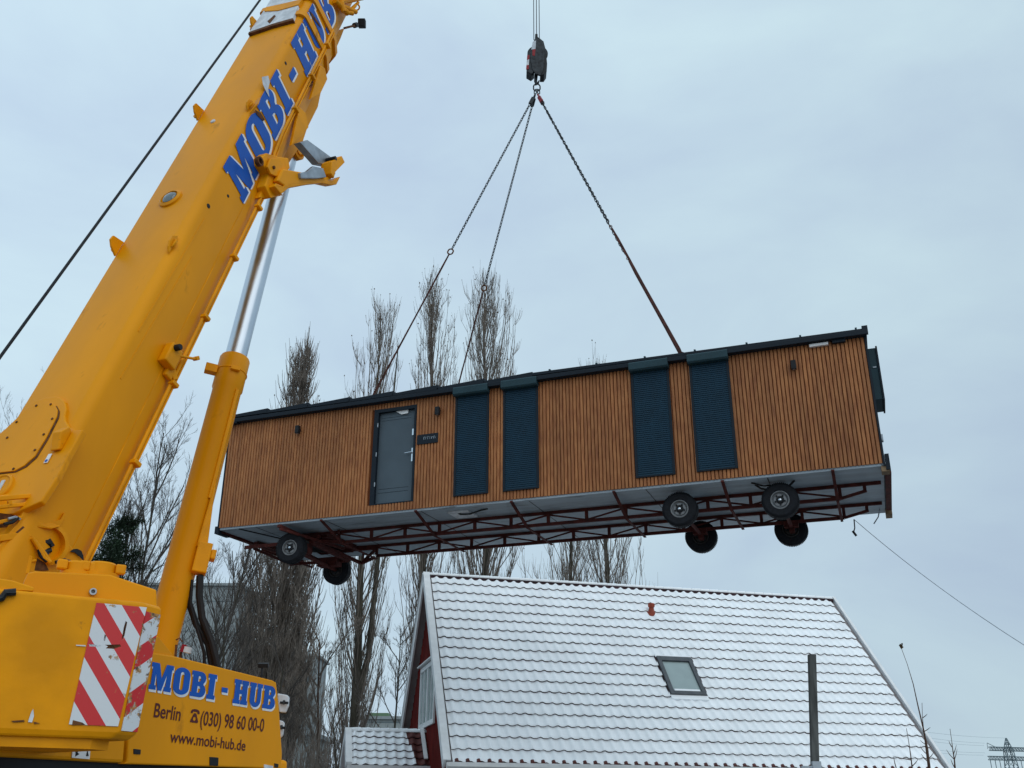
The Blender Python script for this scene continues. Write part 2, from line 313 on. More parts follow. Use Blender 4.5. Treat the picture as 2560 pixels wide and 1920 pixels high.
def loft(mbx, secs, cap=True):
    n = len(secs[0]); vs = [p for s in secs for p in s]; fs = []
    for i in range(len(secs)-1):
        for k in range(n): fs.append((i*n+k, i*n+(k+1) % n, (i+1)*n+(k+1) % n, (i+1)*n+k))
    if cap: fs += [tuple(range(n))[::-1], tuple((len(secs)-1)*n+k for k in range(n))]
    mbx.add(vs, fs)
TEND = 7.6
b = MB(); loft(b, [bsect(t) for t in (-1.9, -1, 0, 1, 2, 3, 4, 5, 6, 7, TEND)])
boom = b.build('boom_base', 'yellow', crane, smooth='auto')
tipv = V((.5923, 19.4103, 0)); axc = bw(0, WB/2, HB/2); tt = ((tipv-axc).xy.dot(hB.xy))/cos(ELB)
k0 = TEND
for j in range(4):
    b = MB(); L1 = TEND+(tt-TEND)*(j+1)/4*(1 if j < 3 else .985); loft(b, [bsect(k0-.4, .05*(j+1)), bsect(L1, .05*(j+1))]); b.build('boom_section', 'yellow', crane, smooth='auto'); k0 = L1
b = MB()
for t in (TEND-.05, TEND-.5):   # collar of the base section
    loft(b, [bsect(t-.05, -.03), bsect(t+.05, -.03)])
b.build('boom_collar', 'yellow', crane, smooth='auto')
# head with sheaves over the hook
b = MB(); tipP = bw(tt, WB/2, HB/2)
b.box((-.25, -.35, -.6), (.25, .35, .35), sB, hB, V((0, 0, 1)), tipP-hB*.35); b.build('boom_head', 'yellow', crane, bevel=.03)
for q in (-.12, 0, .12): b = MB(); b.lathe(tipP+sB*q-V((0, 0, .1)), sB, [(.1, -.03), (.32, -.03), (.28, 0), (.32, .03), (.1, .03)]); b.build('sheave', 'dsteel', crane)
# faint weld seams / plate strips on the side and top
b = MB()
for (x0, y0, x1, y1) in ((511, 545, 345, 827), (480, 640, 300, 945)):
    (t0, v0), (t1, v1) = bs(x0, y0), bs(x1, y1)
    v0 = max(.03, v0); v1 = max(.03, v1)
    b.hexa([bw(t0, -.004, v0), bw(t1, -.004, v1), bw(t1, -.004, v1+.02), bw(t0, -.004, v0+.02), bw(t0, .01, v0), bw(t1, .01, v1), bw(t1, .01, v1+.02), bw(t0, .01, v0+.02)])
b.build('weld_seam', 'yellow', boom)
b = MB()
for vv in (.52,):
    b.hexa([bw(t, u, v) for t in (-1.8, 4.55) for u, v in ((-.004, vv), (.02, vv), (.02, vv+.01), (-.004, vv+.01))])
b.build('edge_strip', 'yellow2', boom)
# pipe with clamps along the near lower edge
pp = [bw(t, -.03, .665) for t in (-1.55, 4.35)]+[bw(4.7, -.03, .56), bw(5.1, -.03, .53)]+[bw(t, -.03, .53) for t in (6, TEND)]
b = MB(); b.tube(pp, .017, 8); pipe = b.build('hydraulic_pipe', 'yellow2', boom, smooth='auto')
b = MB(); b.tube([p-uB*.04 for p in pp], .011, 6); b.build('hydraulic_pipe', 'yellow2', boom, smooth='auto')
for (x, y) in ((643, 519), (578, 638), (507, 791), (430, 961), (333, 1157), (777, 192), (816, 115), (734, 271)):
    t, v = bs(x, y, .03); b = MB(); c = bw(t, -.03, (.665 if t < 4.5 else .53)); b.box((-.022, -.06, -.018), (.022, .028, .05), dB, uB, sB, c); b.build('pipe_clamp', 'yellow2', boom, bevel=.008)
# round raised lens on the top plate
t, u = bt(427, 498); b = MB(); c = bw(t, u, 0); b.lathe(c, uB, [(.135, -.01), (.13, .02), (.10, .035), (.095, .015)], 28); ro = b.build('inspection_ring', 'yellow', boom, smooth='auto')
b = MB(); b.lathe(c, uB, [(.088, .0), (.080, .03), (.05, .05), (0.001, .058)], 28); b.build('round_lens', 'glass', boom, smooth='auto')
t, u = bt(533, 304); b = MB(); c = bw(t, u, 0); b.lathe(c, uB, [(.035, -.01), (.03, .012), (0.001, .015)], 16); b.build('paint_scar', 'chipwhite', boom)
# rope guide lugs along both top edges
def lug(x, y, far, ln=.22, h=.14):
    t, u = bt(x, y); u = WB-.03 if far else .05
    b = MB(); o = bw(t, u, 0)
    pr = [(-ln/2, 0), (ln/2, 0), (ln*.25, h), (-ln*.05, h*1.05), (-ln*.3, h*.7)]
    sd_ = -sB if far else sB
    b.prism([o+dB*p+uB*q for p, q in pr], sd_*.025); b.prism([o+dB*(p*.5)+uB*(q*.0)+sd_*(.03+q*.5) for p, q in pr], uB*.025+dB*.0)
    b.build('rope_guide', 'yellow2', boom, bevel=.006)
lug(500, 290, 1); lug(296, 624, 1); lug(655, 60, 1, .2, .12); lug(634, 262, 0, .2, .06); lug(450, 607, 0, .26, .06)
# small drain holes in the near side
for (x, y, r) in ((521, 515, .026), (570, 490, .018), (714, 158, .022), (796, 66, .016)):
    t, v = bs(x, y); b = MB(); b.lathe(bw(t, -.002, max(v, .04)), sB, [(r, -.01), (r, .001), (r*.9, .003)], 16); b.build('drain_hole', 'black', boom)
# primer-coloured worn plates across the top near the collar, rusty edges
def topplate(poly, m, h0, h1, name):
    b = MB(); b.prism([bw(t, u, -h0) for t, u in poly], uB*(h1-h0)); return b.build(name, m, boom)
w1 = [bt(*p) for p in ((626, 88), (686, 66), (736, 53), (749, 20), (700, 32), (662, 34))]
topplate(w1, 'chipwhite', -.02, .038, 'bare_patch')
w2 = [bt(*p) for p in ((668, 25), (700, 20), (755, 5), (775, -40), (700, -30))]
topplate(w2, 'chipwhite', -.02, .038, 'bare_patch')
topplate([bt(*p) for p in ((624, 92), (686, 71), (737, 57), (736, 52), (686, 66), (626, 87))], 'rust', -.02, .041, 'rust_edge')
topplate([bt(*p) for p in ((666, 36), (700, 34), (750, 20), (760, 6), (700, 20), (670, 26))], 'yellow2', -.02, .05, 'cross_rib')
topplate([bt(*p) for p in ((672, 60), (690, 44), (693, 47), (678, 66))], 'rust', -.02, .041, 'rust_edge')
# painted name on the near side
tM, vM = bs(560, 424); tM2, vM2 = bs(607, 489); tH, vH = bs(727, 110); tb, vb = bs(640, 431)
lay, tot = layout('MOBI - HUB')
xM = lay[0][0]/tot; xH = lay[7][0]/tot
kx = (tH-tM)/(xH-xM)
vtop, vbase = .045, .50
def PB(x, y, ly):
    v = vbase+(vtop-vbase)*y
    return bw(tM+kx*x-.06*(1-y), -.003-.0012*ly, v)
bb, bwt = MB(), MB(); painted('MOBI - HUB', PB, bb, bwt, sh=(.065, -.07))
bwt.build('painted_name_outline', 'white', boom, fix=False); bb.build('painted_name', 'blue', boom, fix=False)
# damage: pale scrape, bent tab, dark scratch across the letters
def scrap(poly, m, h, name='scrape_mark'):
    b = MB(); b.prism([bw(*((lambda q: (q[0], -h, q[1]))(bs(x, y)))) for x, y in poly], sB*.003); b.build(name, m, boom)
scrap([(652, 193), (668, 190), (672, 205), (668, 222), (671, 244), (664, 232), (655, 212)], 'chipwhite', .012)
scrap([(635, 275), (650, 283), (660, 300), (655, 303), (640, 288)], 'rust', .012)
scrap([(772, 28), (780, 36), (798, 62), (800, 70), (790, 58), (776, 38)], 'rust', .012)
b = MB(); t, v = bs(625, 262); b.prism([bw(t-.10, 0, .03), bw(t+.16, 0, .02), bw(t+.16, -.07, .0), bw(t+.02, -.09, .0)], uB*.012); b.build('bent_tab', 'yellow2', boom)
# lever valve box on the near side
t, v = bs(412, 885); b = MB(); c = bw(t, 0, v)
b.box((-.13, -.10, 0), (.10, .06, .10), dB, -uB, sB, c-uB*.05); b.box((-.20, .02, 0), (-.10, .12, .05), dB, -uB, sB, c-uB*.05); vb_ = b.build('valve_box', 'yellow2', boom, bevel=.015)
b = MB(); b.lathe(c+dB*.06+sB*.10, sB, [(.032, 0), (.032, .05), (.026, .06), (0.001, .06)], 16); b.build('black_knob', 'black', boom)
b = MB(); b.bar(c+sB*.08-uB*.03, c+sB*.10-uB*.26+dB*.16, .035, .02); b.bar(c+sB*.10-uB*.26+dB*.16, c+sB*.10-uB*.29+dB*.20, .05, .04); b.bar(c+sB*.03-uB*.10-dB*.05, c+sB*.05-uB*.2-dB*.16, .03, .05); b.build('lever', 'yellow2', boom, bevel=.006)
# grip hook with tag low on the boom
t, v = bt(176, 1098); b = MB(); c = bw(t, .05, -.034); b.prism([c+dB*.05+uB*0, c+dB*.07+uB*.04, c-dB*.02+uB*.09, c-dB*.16+uB*.03, c-dB*.14+uB*.0], sB*.09); b.build('tie_down_hook', 'yellow2', boom, bevel=.01)
b = MB(); c2 = c-dB*.215+uB*.006; b.box((-.05, -.018, 0), (.04, .018, .006), dB, sB, uB, c2); tg = b.build('inspection_tag', 'white', boom); b = MB(); b.lathe(c2-dB*.03+uB*.007, uB, [(.014, 0), (.013, .002)], 16); b.build('tag_mark', 'blue', tg)
# bolted cover plate with raised rim at the boom foot
def topslab(poly, h0, h1, m, name, bev=0, tmin=None):
    b = MB(); b.prism([bw(*bt(x, y), -h0) for x, y in poly], uB*(h1-h0)); return b.build(name, m, boom, bevel=bev)
rim = [(92, 1009), (118, 1001), (143, 997), (158, 1000), (168, 1009), (172, 1027), (168, 1045), (170, 1058), (180, 1074), (196, 1082), (214, 1080), (180, 1140), (150, 1200), (110, 1260), (40, 1290), (-60, 1300), (-90, 1180), (-30, 1120), (20, 1078), (60, 1040)]
topslab(rim, -.02, .035, 'yellow', 'foot_plate', .012)
cov = [(77, 1030), (104, 1019), (125, 1014), (147, 1021), (154, 1034), (152, 1050), (125, 1104), (97, 1150), (71, 1173), (46, 1186), (0, 1191), (-50, 1192), (-50, 1150), (0, 1110), (44, 1063)]
topslab([(x+(3 if x > 60 else 1), y+2) for x, y in cov], .02, .040, 'rust', 'cover_gap')
cp = topslab([(x+(-1 if x > 60 else 0), y) for x, y in cov], .02, .050, 'yellow', 'cover_plate', .004)
for (x, y) in ((101, 1024), (137, 1021), (141, 1057), (120, 1096), (98, 1135), (45, 1182), (52, 1065), (29, 1104), (3, 1144), (5, 1184)):
    b = MB(); b.lathe(bw(*bt(x, y), -.05), uB, [(.011, 0), (.011, .008), (0.001, .008)], 6); b.build('bolt', 'rust', cp)
b = MB(); c = bw(*bt(8, 1228), -.035); b.lathe(c, uB, [(.13, 0), (.125, .02), (.11, .03), (.10, .02), (0.001, .02)], 28); bc = b.build('bearing_cap', 'yellow2', boom, smooth='auto')
b = MB(); b.box((-.06, -.015, .02), (.06, .02, .028), dB, sB, uB, c+sB*.02); b.build('cap_plate', 'chipwhite', bc)
# underside web plates that carry the lift cylinder
MID = bw(0, WB/2, 0)
def bm(x, y, o=0): return onpl(x, y, MID+sB*o, sB)
b = MB(); p_ = [bm(x, y, .17) for x, y in ((862, 70), (852, 96), (812, 185), (795, 268), (768, 322), (757, 356), (725, 405), (690, 455), (640, 460), (640, 380), (760, 120))]; b.prism(p_, -sB*.34); b.build('cylinder_web', 'yellow', crane, bevel=.02)
b = MB(); b.prism([onpl(x, y, AB-uB*.4, sB) for x, y in ((795, 165), (806, 172), (812, 200), (795, 235), (770, 250))], sB*.04); b.prism([onpl(x, y, AB-uB*.4, sB) for x, y in ((742, 268), (758, 285), (765, 320), (745, 345), (722, 365))], sB*.04); b.build('stiffener_plate', 'yellow2', crane, bevel=.006)
# lift cylinder
pt_ = bm(722, 384); pb = bm(424, 1525); ax = (pt_-pb).normalized(); ps = bm(583, 893); k = (ps-pb).dot(ax)
RB = .153
b = MB(); b.lathe(pb, ax, [(RB*.9, -.75), (RB, -.7), (RB, k-.42), (RB*1.08, k-.40), (RB*1.08, k-.02), (RB*1.02, k), (RB*.77, k)], 40); cyl = b.build('lift_cylinder', 'yellow', crane, smooth='auto')
b = MB(); b.lathe(pb, ax, [(RB*.77, k-.02), (RB*.77, (pt_-pb).length-.12)], 40); b.build('cylinder_rod', 'rod', crane, smooth='auto')
b = MB(); b.lathe(pt_-sB*.16, sB, [(.115, 0), (.115, .32), (.085, .33), (.085, .28), (.05, .28), (.05, .33)], 28); b.build('rod_eye', 'yellow2', crane, smooth='auto')
ctoc = (CP-pb).normalized(); sd1 = ax.cross(ctoc).normalized(); fr = sd1.cross(ax).normalized()
if fr.dot(ctoc) < 0: fr = -fr
if sd1.dot(RX) < 0: sd1 = -sd1
b = MB(); c = pb+ax*(k-.22)
b.torus(pb+ax*(k-.20), ax, RB*1.08, .011, 32, 6)
b.box((-.05, -.04, 0), (.05, .05, .13), ax, fr, -sd1, c-sd1*RB*1.0+fr*.03); b.tube([c+fr*RB*1.15-sd1*.0, c+fr*RB*1.30], .02, 8); b.box((-.03, -.05, -.02), (.02, .05, .02), ax, sd1, fr, c+fr*RB*1.2+sd1*.03); b.build('cylinder_clamp', 'yellow2', cyl, bevel=.006)
b = MB(); q0, q1 = pb+ax*1.15, pb+ax*(k-.45); o_ = (fr*.75+sd1*.62).normalized(); b.tube([q0+o_*RB*1.06, q1+o_*RB*1.06], .022, 8); b.build('cylinder_pipe', 'yellow', cyl, smooth='auto')
b = MB(); b.prism([pb+ax*1.42+sd1*RB*.75+fr*.1, pb+ax*.67+sd1*(RB+.04)+fr*.1, pb+ax*.62+sd1*RB*.6+fr*.1], fr*.05); b.box((-.26, -.05, -.05), (.05, .09, .08), ax, sd1, fr, pb+ax*.62+sd1*RB+fr*.1); b.box((-.1, .09, -.05), (.0, .14, .06), ax, sd1, fr, pb+ax*.62+sd1*RB+fr*.1); b.build('valve_block', 'yellow2', cyl, bevel=.012)
hs = pb+ax*.72+sd1*RB+fr*.12
for j, pts in enumerate((((472, 1440), (470, 1500), (490, 1560), (520, 1610), (532, 1680), (535, 1740)), ((500, 1440), (498, 1490), (505, 1545), (528, 1605), (546, 1680), (550, 1740)), ((480, 1450), (476, 1510), (492, 1570), (510, 1630), (512, 1700)))):
    Y = hs.y; b = MB(); b.tube([atY(x, y, Y-.02*j+max(0, (y-1500))*.0006) for x, y in pts], (.032, .036, .016)[j], 10); b.build('hydraulic_hose', 'hose', crane, smooth='auto')
# folding arm with roller beside the boom
def bp(x, y, o=.12): return onpl(x, y, AB+sB*o, sB)
def slab(name, m, poly, o, th, bev=.01, par=None):
    b = MB(); b.prism([bp(x, y, o) for x, y in poly], sB*th); return b.build(name, m, par or crane, bevel=bev)
arm = slab('support_arm', 'yellow2', ((672, 462), (690, 470), (700, 462), (815, 455), (835, 445), (825, 465), (812, 467), (780, 460), (705, 474), (685, 490), (668, 470)), .10, .10)
slab('arm_tube', 'yellow', ((693, 425), (722, 430), (745, 434), (760, 448), (815, 444), (815, 458), (700, 470), (680, 455)), .12, .08, .02, arm)
slab('worn_sleeve', 'galv', ((742, 434), (760, 430), (776, 417), (800, 422), (808, 445), (785, 448), (745, 448)), .19, .05, .012, arm)
slab('strut', 'galv', ((733, 360), (752, 354), (816, 400), (806, 418), (780, 413)), .02, .10, .01, arm)
slab('end_bracket', 'yellow2', ((802, 410), (828, 396), (836, 412), (812, 436), (808, 452), (800, 440)), .10, .16, .01, arm)
b = MB(); b.lathe(bp(826, 399, .18), sB, [(.03, -.06), (.03, .08)], 14); b.tube([bp(832, 408, .18), bp(841, 414, .18)], .014, 8); b.tube([bp(836, 414, .2), bp(836, 419, .2)], .02, 8); b.build('arm_pin', 'black', arm)
b = MB(); b.tube([bp(x, y, .2) for x, y in ((836, 420), (838, 434), (832, 447), (820, 451))], .003, 5); b.build('retaining_wire', 'galv', arm)
hb = slab('hinge_bracket', 'yellow2', ((632, 398), (645, 388), (668, 396), (700, 400), (704, 425), (690, 442), (672, 446), (662, 470), (672, 490), (690, 492), (655, 500), (640, 470), (650, 440), (634, 415)), .0, .12, .012)
slab('hinge_plate', 'yellow', ((672, 396), (694, 398), (702, 412), (700, 430), (686, 442), (672, 436), (664, 418)), .13, .03, .006, hb)
b = MB(); b.lathe(bp(643, 405, .12), sB, [(.055, 0), (.055, .05), (.035, .05), (.035, .005), (0.001, .005)], 20); b.lathe(bp(683, 419, .16), sB, [(.02, 0), (.02, .02), (0.001, .02)], 6); b.build('hinge_pin', 'rust', hb)
slab('gusset', 'yellow2', ((655, 470), (668, 470), (690, 492), (672, 495), (648, 500), (630, 498), (640, 470)), -.05, .10, .01, hb)
# work lamp on a stalk, clutter at the collar
b = MB(); b.bar(bp(862, 70, .0), bp(890, 63, .0), .04, .03); lamp = b.build('work_light', 'rust', crane)
b = MB(); b.box((-.05, -.06, -.05), (.06, .065, .05), RX, UX, FX, bp(904, 59, .0)); b.tube([bp(885, 64, 0), bp(892, 62, 0)], .04, 10); b.build('lamp_head', 'black', lamp, bevel=.02)
b = MB()
for (p, q, r) in (((848, 4), (905, -8), .05), ((855, 15), (890, 30), .035), ((838, 2), (870, 34), .04), ((870, 34), (888, 14), .025), ((880, 20), (896, 6), .02), ((862, 30), (882, 34), .03), ((845, -20), (860, 30), .04)): b.tube([bp(*p, .0), bp(*q, .05)], r, 10)
b.torus(bp(891, 18, 0), FX, .045, .012, 14, 6); b.build('collar_pulleys', 'yellow2', crane, smooth='auto')
# small pencilled stencil on the bottom strip
slab('stencil_mark', 'rust', ((768, 206), (781, 202), (783, 207), (772, 211)), .0, .004, 0); slab('stencil_mark', 'rust', ((767, 214), (780, 210), (781, 214), (770, 218)), .0, .004, 0)
# hoist rope above the boom
r1 = onpl(0, 893, MID, sB); r2 = onpl(650, 0, MID, sB); rd = (r2-r1)
b = MB(); b.tube([r1-rd*.12, r2, tipP-hB*.5+V((0, 0, .35))], .014, 6); b.build('hoist_rope', 'black', crane)
# --- superstructure side cover with the company lettering
SP = V((-2.37, 6.5, 0)); SN = sB.copy()
def sp_(x, y, o=0): return onpl(x, y, SP+SN*o, SN)
def cover(name, m, poly, o, th, bev=.02, par=crane):
    b = MB(); b.prism([sp_(x, y, o) for x, y in poly], -SN*th); return b.build(name, m, par, bevel=bev)
side = cover('side_cover', 'yellow', ((318, 1905), (330, 1640), (385, 1632), (436, 1640), (683, 1701), (691, 1706), (698, 1765), (706, 1885), (704, 1922), (312, 1910)), 0, .5)
cover('lower_skirt', 'yellow', ((-60, 1835), (315, 1850), (310, 1908), (-60, 1888)), -.004, .4)
cover('frame_edge', 'black', ((-80, 1885), (720, 1926), (720, 1990), (-80, 1990)), -.06, .3, 0)
cover('cylinder_guard', 'yellow', ((395, 1590), (436, 1642), (380, 1650), (375, 1600)), -.02, .03, .006)
# lettering: the panel frame is horizontal/vertical in the plane
pd = V((hB.x, hB.y, 0)); pz = V((0, 0, 1))
def PL(x0, y0, x1, y1):   # baseline start and end in the photo -> origin and direction on the panel
    a, b_ = sp_(x0, y0), sp_(x1, y1); return a, (b_-a)
o1, v1 = PL(369, 1722, 684, 1775); top1 = sp_(684, 1718); hgt = (top1-(o1+v1)).length*1.0
upv = (top1-(o1+v1)); upv = V((0, 0, upv.length))
def PS(x, y, ly): return o1+v1*x+upv*y+SN*(.003+.0008*ly)
bb, bwt = MB(), MB(); painted('MOBI - HUB', PS, bb, bwt, sh=(.05, -.09)); bwt.build('painted_name_outline', 'white', side, fix=False); bb.build('painted_name', 'blue', side, fix=False)
def line(txt, x0, y0, x1, y1, yt, name):
    a, d_ = PL(x0, y0, x1, y1); h = (sp_(x0, yt)-a).length
    vs, fs = text_mesh(txt, 1, 1); mxx = max(p[0] for p in vs); mnx = min(p[0] for p in vs); capH = .70
    b = MB(); b.add([a+d_*((p[0]-mnx)/(mxx-mnx))+V((0, 0, h*p[1]/capH))+SN*.003 for p in vs], fs); b.build(name, 'brown_ink', side, fix=False)
line('Berlin', 383, 1792, 449, 1802, 1757, 'town_line')
line('(030) 98 60 00-0', 499, 1812, 658, 1829, 1777, 'phone_number')
line('www.mobi-hub.de', 423, 1855, 612, 1877, 1826, 'web_address')
# telephone pictogram
a, d_ = PL(473, 1805, 495, 1808); h = (sp_(484, 1774)-sp_(484, 1806)).length
tel = [[(.08, 0), (.92, 0), (.95, .12), (.72, .55), (.70, .66), (.62, .66), (.62, .72), (.38, .72), (.38, .66), (.30, .66), (.28, .55), (.05, .12)], arc(.5, .30, .16, .16, 0, 330, 12)]
hand = [[(.0, .70), (.0, .86), (.12, .98), (.35, 1.04), (.65, 1.04), (.88, .98), (1, .86), (1, .70), (.78, .70), (.74, .84), (.26, .84), (.22, .70)]]
b = MB()
for lp in (tel, hand): b.flat([[a+d_*x+V((0, 0, h*y))+SN*.003 for x, y in l] for l in lp])
b.build('telephone_symbol', 'brown_ink', side, fix=False)
for (x0, y0, x1, y1) in ((335, 1872, 353, 1885), (525, 1892, 547, 1914), (687, 1908, 697, 1918)):
    cover('latch', 'black', ((x0, y0), (x1, y0+2), (x1-1, y1+1), (x0, y1)), .006, .01, .003, side)
cover('plate_label', 'chipwhite', ((661, 1911), (683, 1915), (683, 1926), (661, 1924)), .005, .006, 0, side)
lb = cover('warning_label', 'white', ((183, 1865), (227, 1868), (224, 1898), (180, 1894)), .003, .006, .0)
for pl, mt in ((((197, 1867), (214, 1868), (214, 1872), (197, 1871)), 'redlamp'), (((187, 1873), (197, 1876), (194, 1882), (199, 1885), (189, 1891), (190, 1882)), 'black'), (((216, 1890), (219, 1875), (222, 1890)), 'black')):
    cover('label_mark', mt, pl, .006, .002, 0, lb)
# mirrors at the far corner of the cover, sky reflection painted in pale
for pl in (((693, 1733), (716, 1737), (722, 1742), (720, 1765), (713, 1781), (698, 1780)), ((697, 1800), (706, 1802), (710, 1808), (706, 1838), (700, 1845))):
    b = MB(); b.prism([atY(x, y, 9.6) for x, y in pl], V((0, .05, 0))); mi = b.build('mirror', 'chipwhite', crane, bevel=.01)
    b = MB(); cx = sum(p[0] for p in pl)/len(pl)+2; cy = sum(p[1] for p in pl)/len(pl); b.prism([atY(cx+(x-cx)*1.13, cy+(y-cy)*1.10, 9.66) for x, y in pl], V((0, .06, 0))); b.build('mirror_housing', 'black', mi, bevel=.01)
    b = MB(); b.tube([atY(cx-12, cy, 9.58), atY(cx+8, cy+1, 9.57)], .012, 6); b.tube([atY(cx-2, cy-5, 9.57), atY(cx-3, cy+4, 9.56)], .012, 6); b.build('mirror_clamp', 'black', mi)
b = MB(); b.box((-.035, -.018, -.02), (.055, .018, .02), RX, UX, FX, atY(656, 1663, 8.9)); b.tube([atY(655, 1667, 8.9), atY(653, 1700, 8.9)], .01, 6); b.build('antenna_lamp', 'black', crane)
b = MB(); b.tube([atY(462, 1612, 8.0), atY(455, 1630, 8.0)], .022, 12); rl_ = b.build('marker_lamp', 'redlamp', crane); b = MB(); b.tube([atY(470, 1618, 8.01), atY(466, 1632, 8.01)], .035, 12); b.build('lamp_lens', 'chipwhite', rl_); b = MB(); b.tube([atY(452, 1630, 8.02), atY(449, 1650, 8.02)], .012, 6); b.tube([atY(440, 1600, 8.02), atY(449, 1595, 8.02), atY(456, 1605, 8.02)], .006, 6); b.tube([atY(438, 1650, 8.02), atY(441, 1612, 8.02)], .01, 6); b.build('lamp_bracket', 'rust', rl_)
# --- counterweight
az2 = radians(62); c1 = atY(364, 1505, 5.4); md = V((sin(az2), cos(az2), 0)); mn = V((cos(az2), -sin(az2), 0))
az3 = radians(24); sd3 = V((sin(az3), cos(az3), 0)); sn3 = V((cos(az3), -sin(az3), 0))
c2 = onpl(407, 1513, c1, sn3); zt = c1.z; zb = onpl(299, 1821, c1, mn).z; sh_ = onpl(299, 1821, c1, mn)-c1; upc = V((-sh_.x, -sh_.y, -sh_.z)); upc = upc/upc.z
def cm(x, y, o=0): return onpl(x, y, c1+mn*o, mn)
c2b = V((c2.x, c2.y, 0)); c1b = V((c1.x, c1.y, 0)); lft = c1b-md*3.0
foot = [lft, c1b, c2b, c2b+V((-sB.x, -sB.y, 0))*.9+hB*.2, lft-mn*.9]
def ring_(z, s=0):
    c = sum(foot, V((0, 0, 0)))/len(foot); return [V((p.x+(c.x-p.x)*s+upc.x*(z-zt), p.y+(c.y-p.y)*s+upc.y*(z-zt), z)) for p in foot]
b = MB(); rr_ = [ring_(zb-.055, .03), ring_(zb-.02, .0), ring_(zt-.02, 0), ring_(zt, .012)]
n = len(foot); vs = [p for r in rr_ for p in r]; fs = [(i*n+k, i*n+(k+1) % n, (i+1)*n+(k+1) % n, (i+1)*n+k) for i in range(3) for k in range(n)]+[tuple(range(n))[::-1], tuple(3*n+k for k in range(n))]
b.add(vs, fs); cw = b.build('counterweight', 'yellow2', crane, bevel=.012)
b = MB(); b.prism([V((p.x, p.y, zb-.105)) for p in ring_(zb, .10)], V((0, 0, .05))); b.build('counterweight_base', 'yellow2', cw)
def panel(name, origin, du, w_, h_, m, nrm, top=1.0):
    zz = du.cross(upc).normalized(); zz = zz if zz.dot(nrm) > 0 else -zz; yy = zz.cross(du).normalized(); yy = yy if yy.z > 0 else -yy
    R3 = Matrix(((du.x, yy.x, zz.x), (du.y, yy.y, zz.y), (du.z, yy.z, zz.z))); Ri = R3.transposed()
    quad = [V((0, 0, 0)), du*w_, du*w_*top+upc*h_, upc*h_]
    b = MB(); b.hexa([Ri @ (q+zz*k) for k in (0, .004) for q in quad])
    o = b.build(name, m); o.parent = cw; mt = R3.to_4x4(); mt.translation = origin-CR
    o.matrix_local = mt; return o
pl0 = cm(172, 1811); pl1 = cm(297, 1821); wpan = (pl1-pl0).xy.length-.006; hpan = zt-.03-(pl0.z); per_ = .38*hpan; kk = .506*hpan/wpan
m1 = stripes('warning_stripes_near', 1, per_, .60, kk); panel('warning_plate', V((pl0.x, pl0.y, pl0.z))+mn*.002, md, wpan, hpan, m1, mn, 1.09)
wp2 = (c2-c1).xy.length; m2 = stripes('warning_stripes_corner', -1, per_, .515, .15*hpan/wp2); panel('warning_plate', V((c1.x, c1.y, pl0.z-.02))+V((upc.x, upc.y, 0))*(pl0.z-.02-zt)+sd3*.012+sn3*.002, sd3, wp2-.02, hpan, m2, sn3)
# scuffs on the counterweight face
for poly, mt in ((((190, 1612), (214, 1613), (214, 1616), (190, 1614)), 'chipwhite'), (((262, 1612), (300, 1611), (303, 1616), (285, 1622), (264, 1621), (270, 1616)), 'rust'), (((222, 1610), (252, 1613), (250, 1617), (224, 1616)), 'chipwhite'), (((28, 1802), (60, 1800), (62, 1804), (34, 1806)), 'rust'), (((78, 1780), (83, 1772), (85, 1790), (80, 1806), (70, 1805)), 'chipwhite'), (((84, 1804), (100, 1808), (86, 1810)), 'rust'), (((182, 1800), (205, 1806), (214, 1812), (180, 1813)), 'rust'), (((314, 1552), (318, 1556), (311, 1590), (304, 1600), (309, 1570)), 'rust'), (((262, 1585), (266, 1590), (262, 1603), (259, 1600)), 'rust')):
    b = MB(); b.prism([cm(x, y, .006) for x, y in poly], -mn*.003); b.build('scuff_mark', mt, cw)
# lug, and a dark tube put in for shade, on its left upper edge
b = MB(); b.prism([cm(x, y, -.02) for x, y in ((-30, 1440), (0, 1446), (30, 1450), (86, 1468), (84, 1478), (-30, 1472))], -mn*.5); b.build('counterweight_lug', 'yellow2', cw, bevel=.015)
b = MB(); b.tube([cm(x, y, .02) for x, y in ((-20, 1500), (5, 1495), (14, 1482), (40, 1480))], .02, 8); b.build('lug_shade', 'dsteel', cw)
# hood behind the counterweight
b = MB(); hp = [cm(x, y, -.35) for x, y in ((52, 1500), (60, 1452), (70, 1431), (90, 1427), (276, 1436), (392, 1474), (393, 1530), (52, 1530))]; b.prism(hp, -mn*.7-V((0, 0, .05))); b.build('engine_hood', 'yellow', crane, bevel=.02)
b = MB(); b.lathe(cm(232, 1480, -.34), mn, [(.022, 0), (.02, .02), (.012, .02), (.012, .0)], 14); b.build('hood_bolt', 'galv', crane)
for (x, y, r, h) in ((252, 1436, .085, .055), (192, 1432, .075, .05)):
    b = MB(); c = cm(x, y, -.55); b.lathe(c, (0, 0, 1), [(r*1.25, -.05), (r*1.25, .0), (r, .0), (r, h), (r*.9, h+.01), (0.001, h+.01)], 24); rb = b.build('tank_cap', 'yellow2', crane, smooth='auto')
    for q in (-1, 1): bq = MB(); bq.box((-.03, -.02, 0), (.03, .02, .06), md, mn, V((0, 0, 1)), c+md*q*r*1.2+mn*.05); bq.build('cap_lug', 'yellow2', rb, bevel=.01)
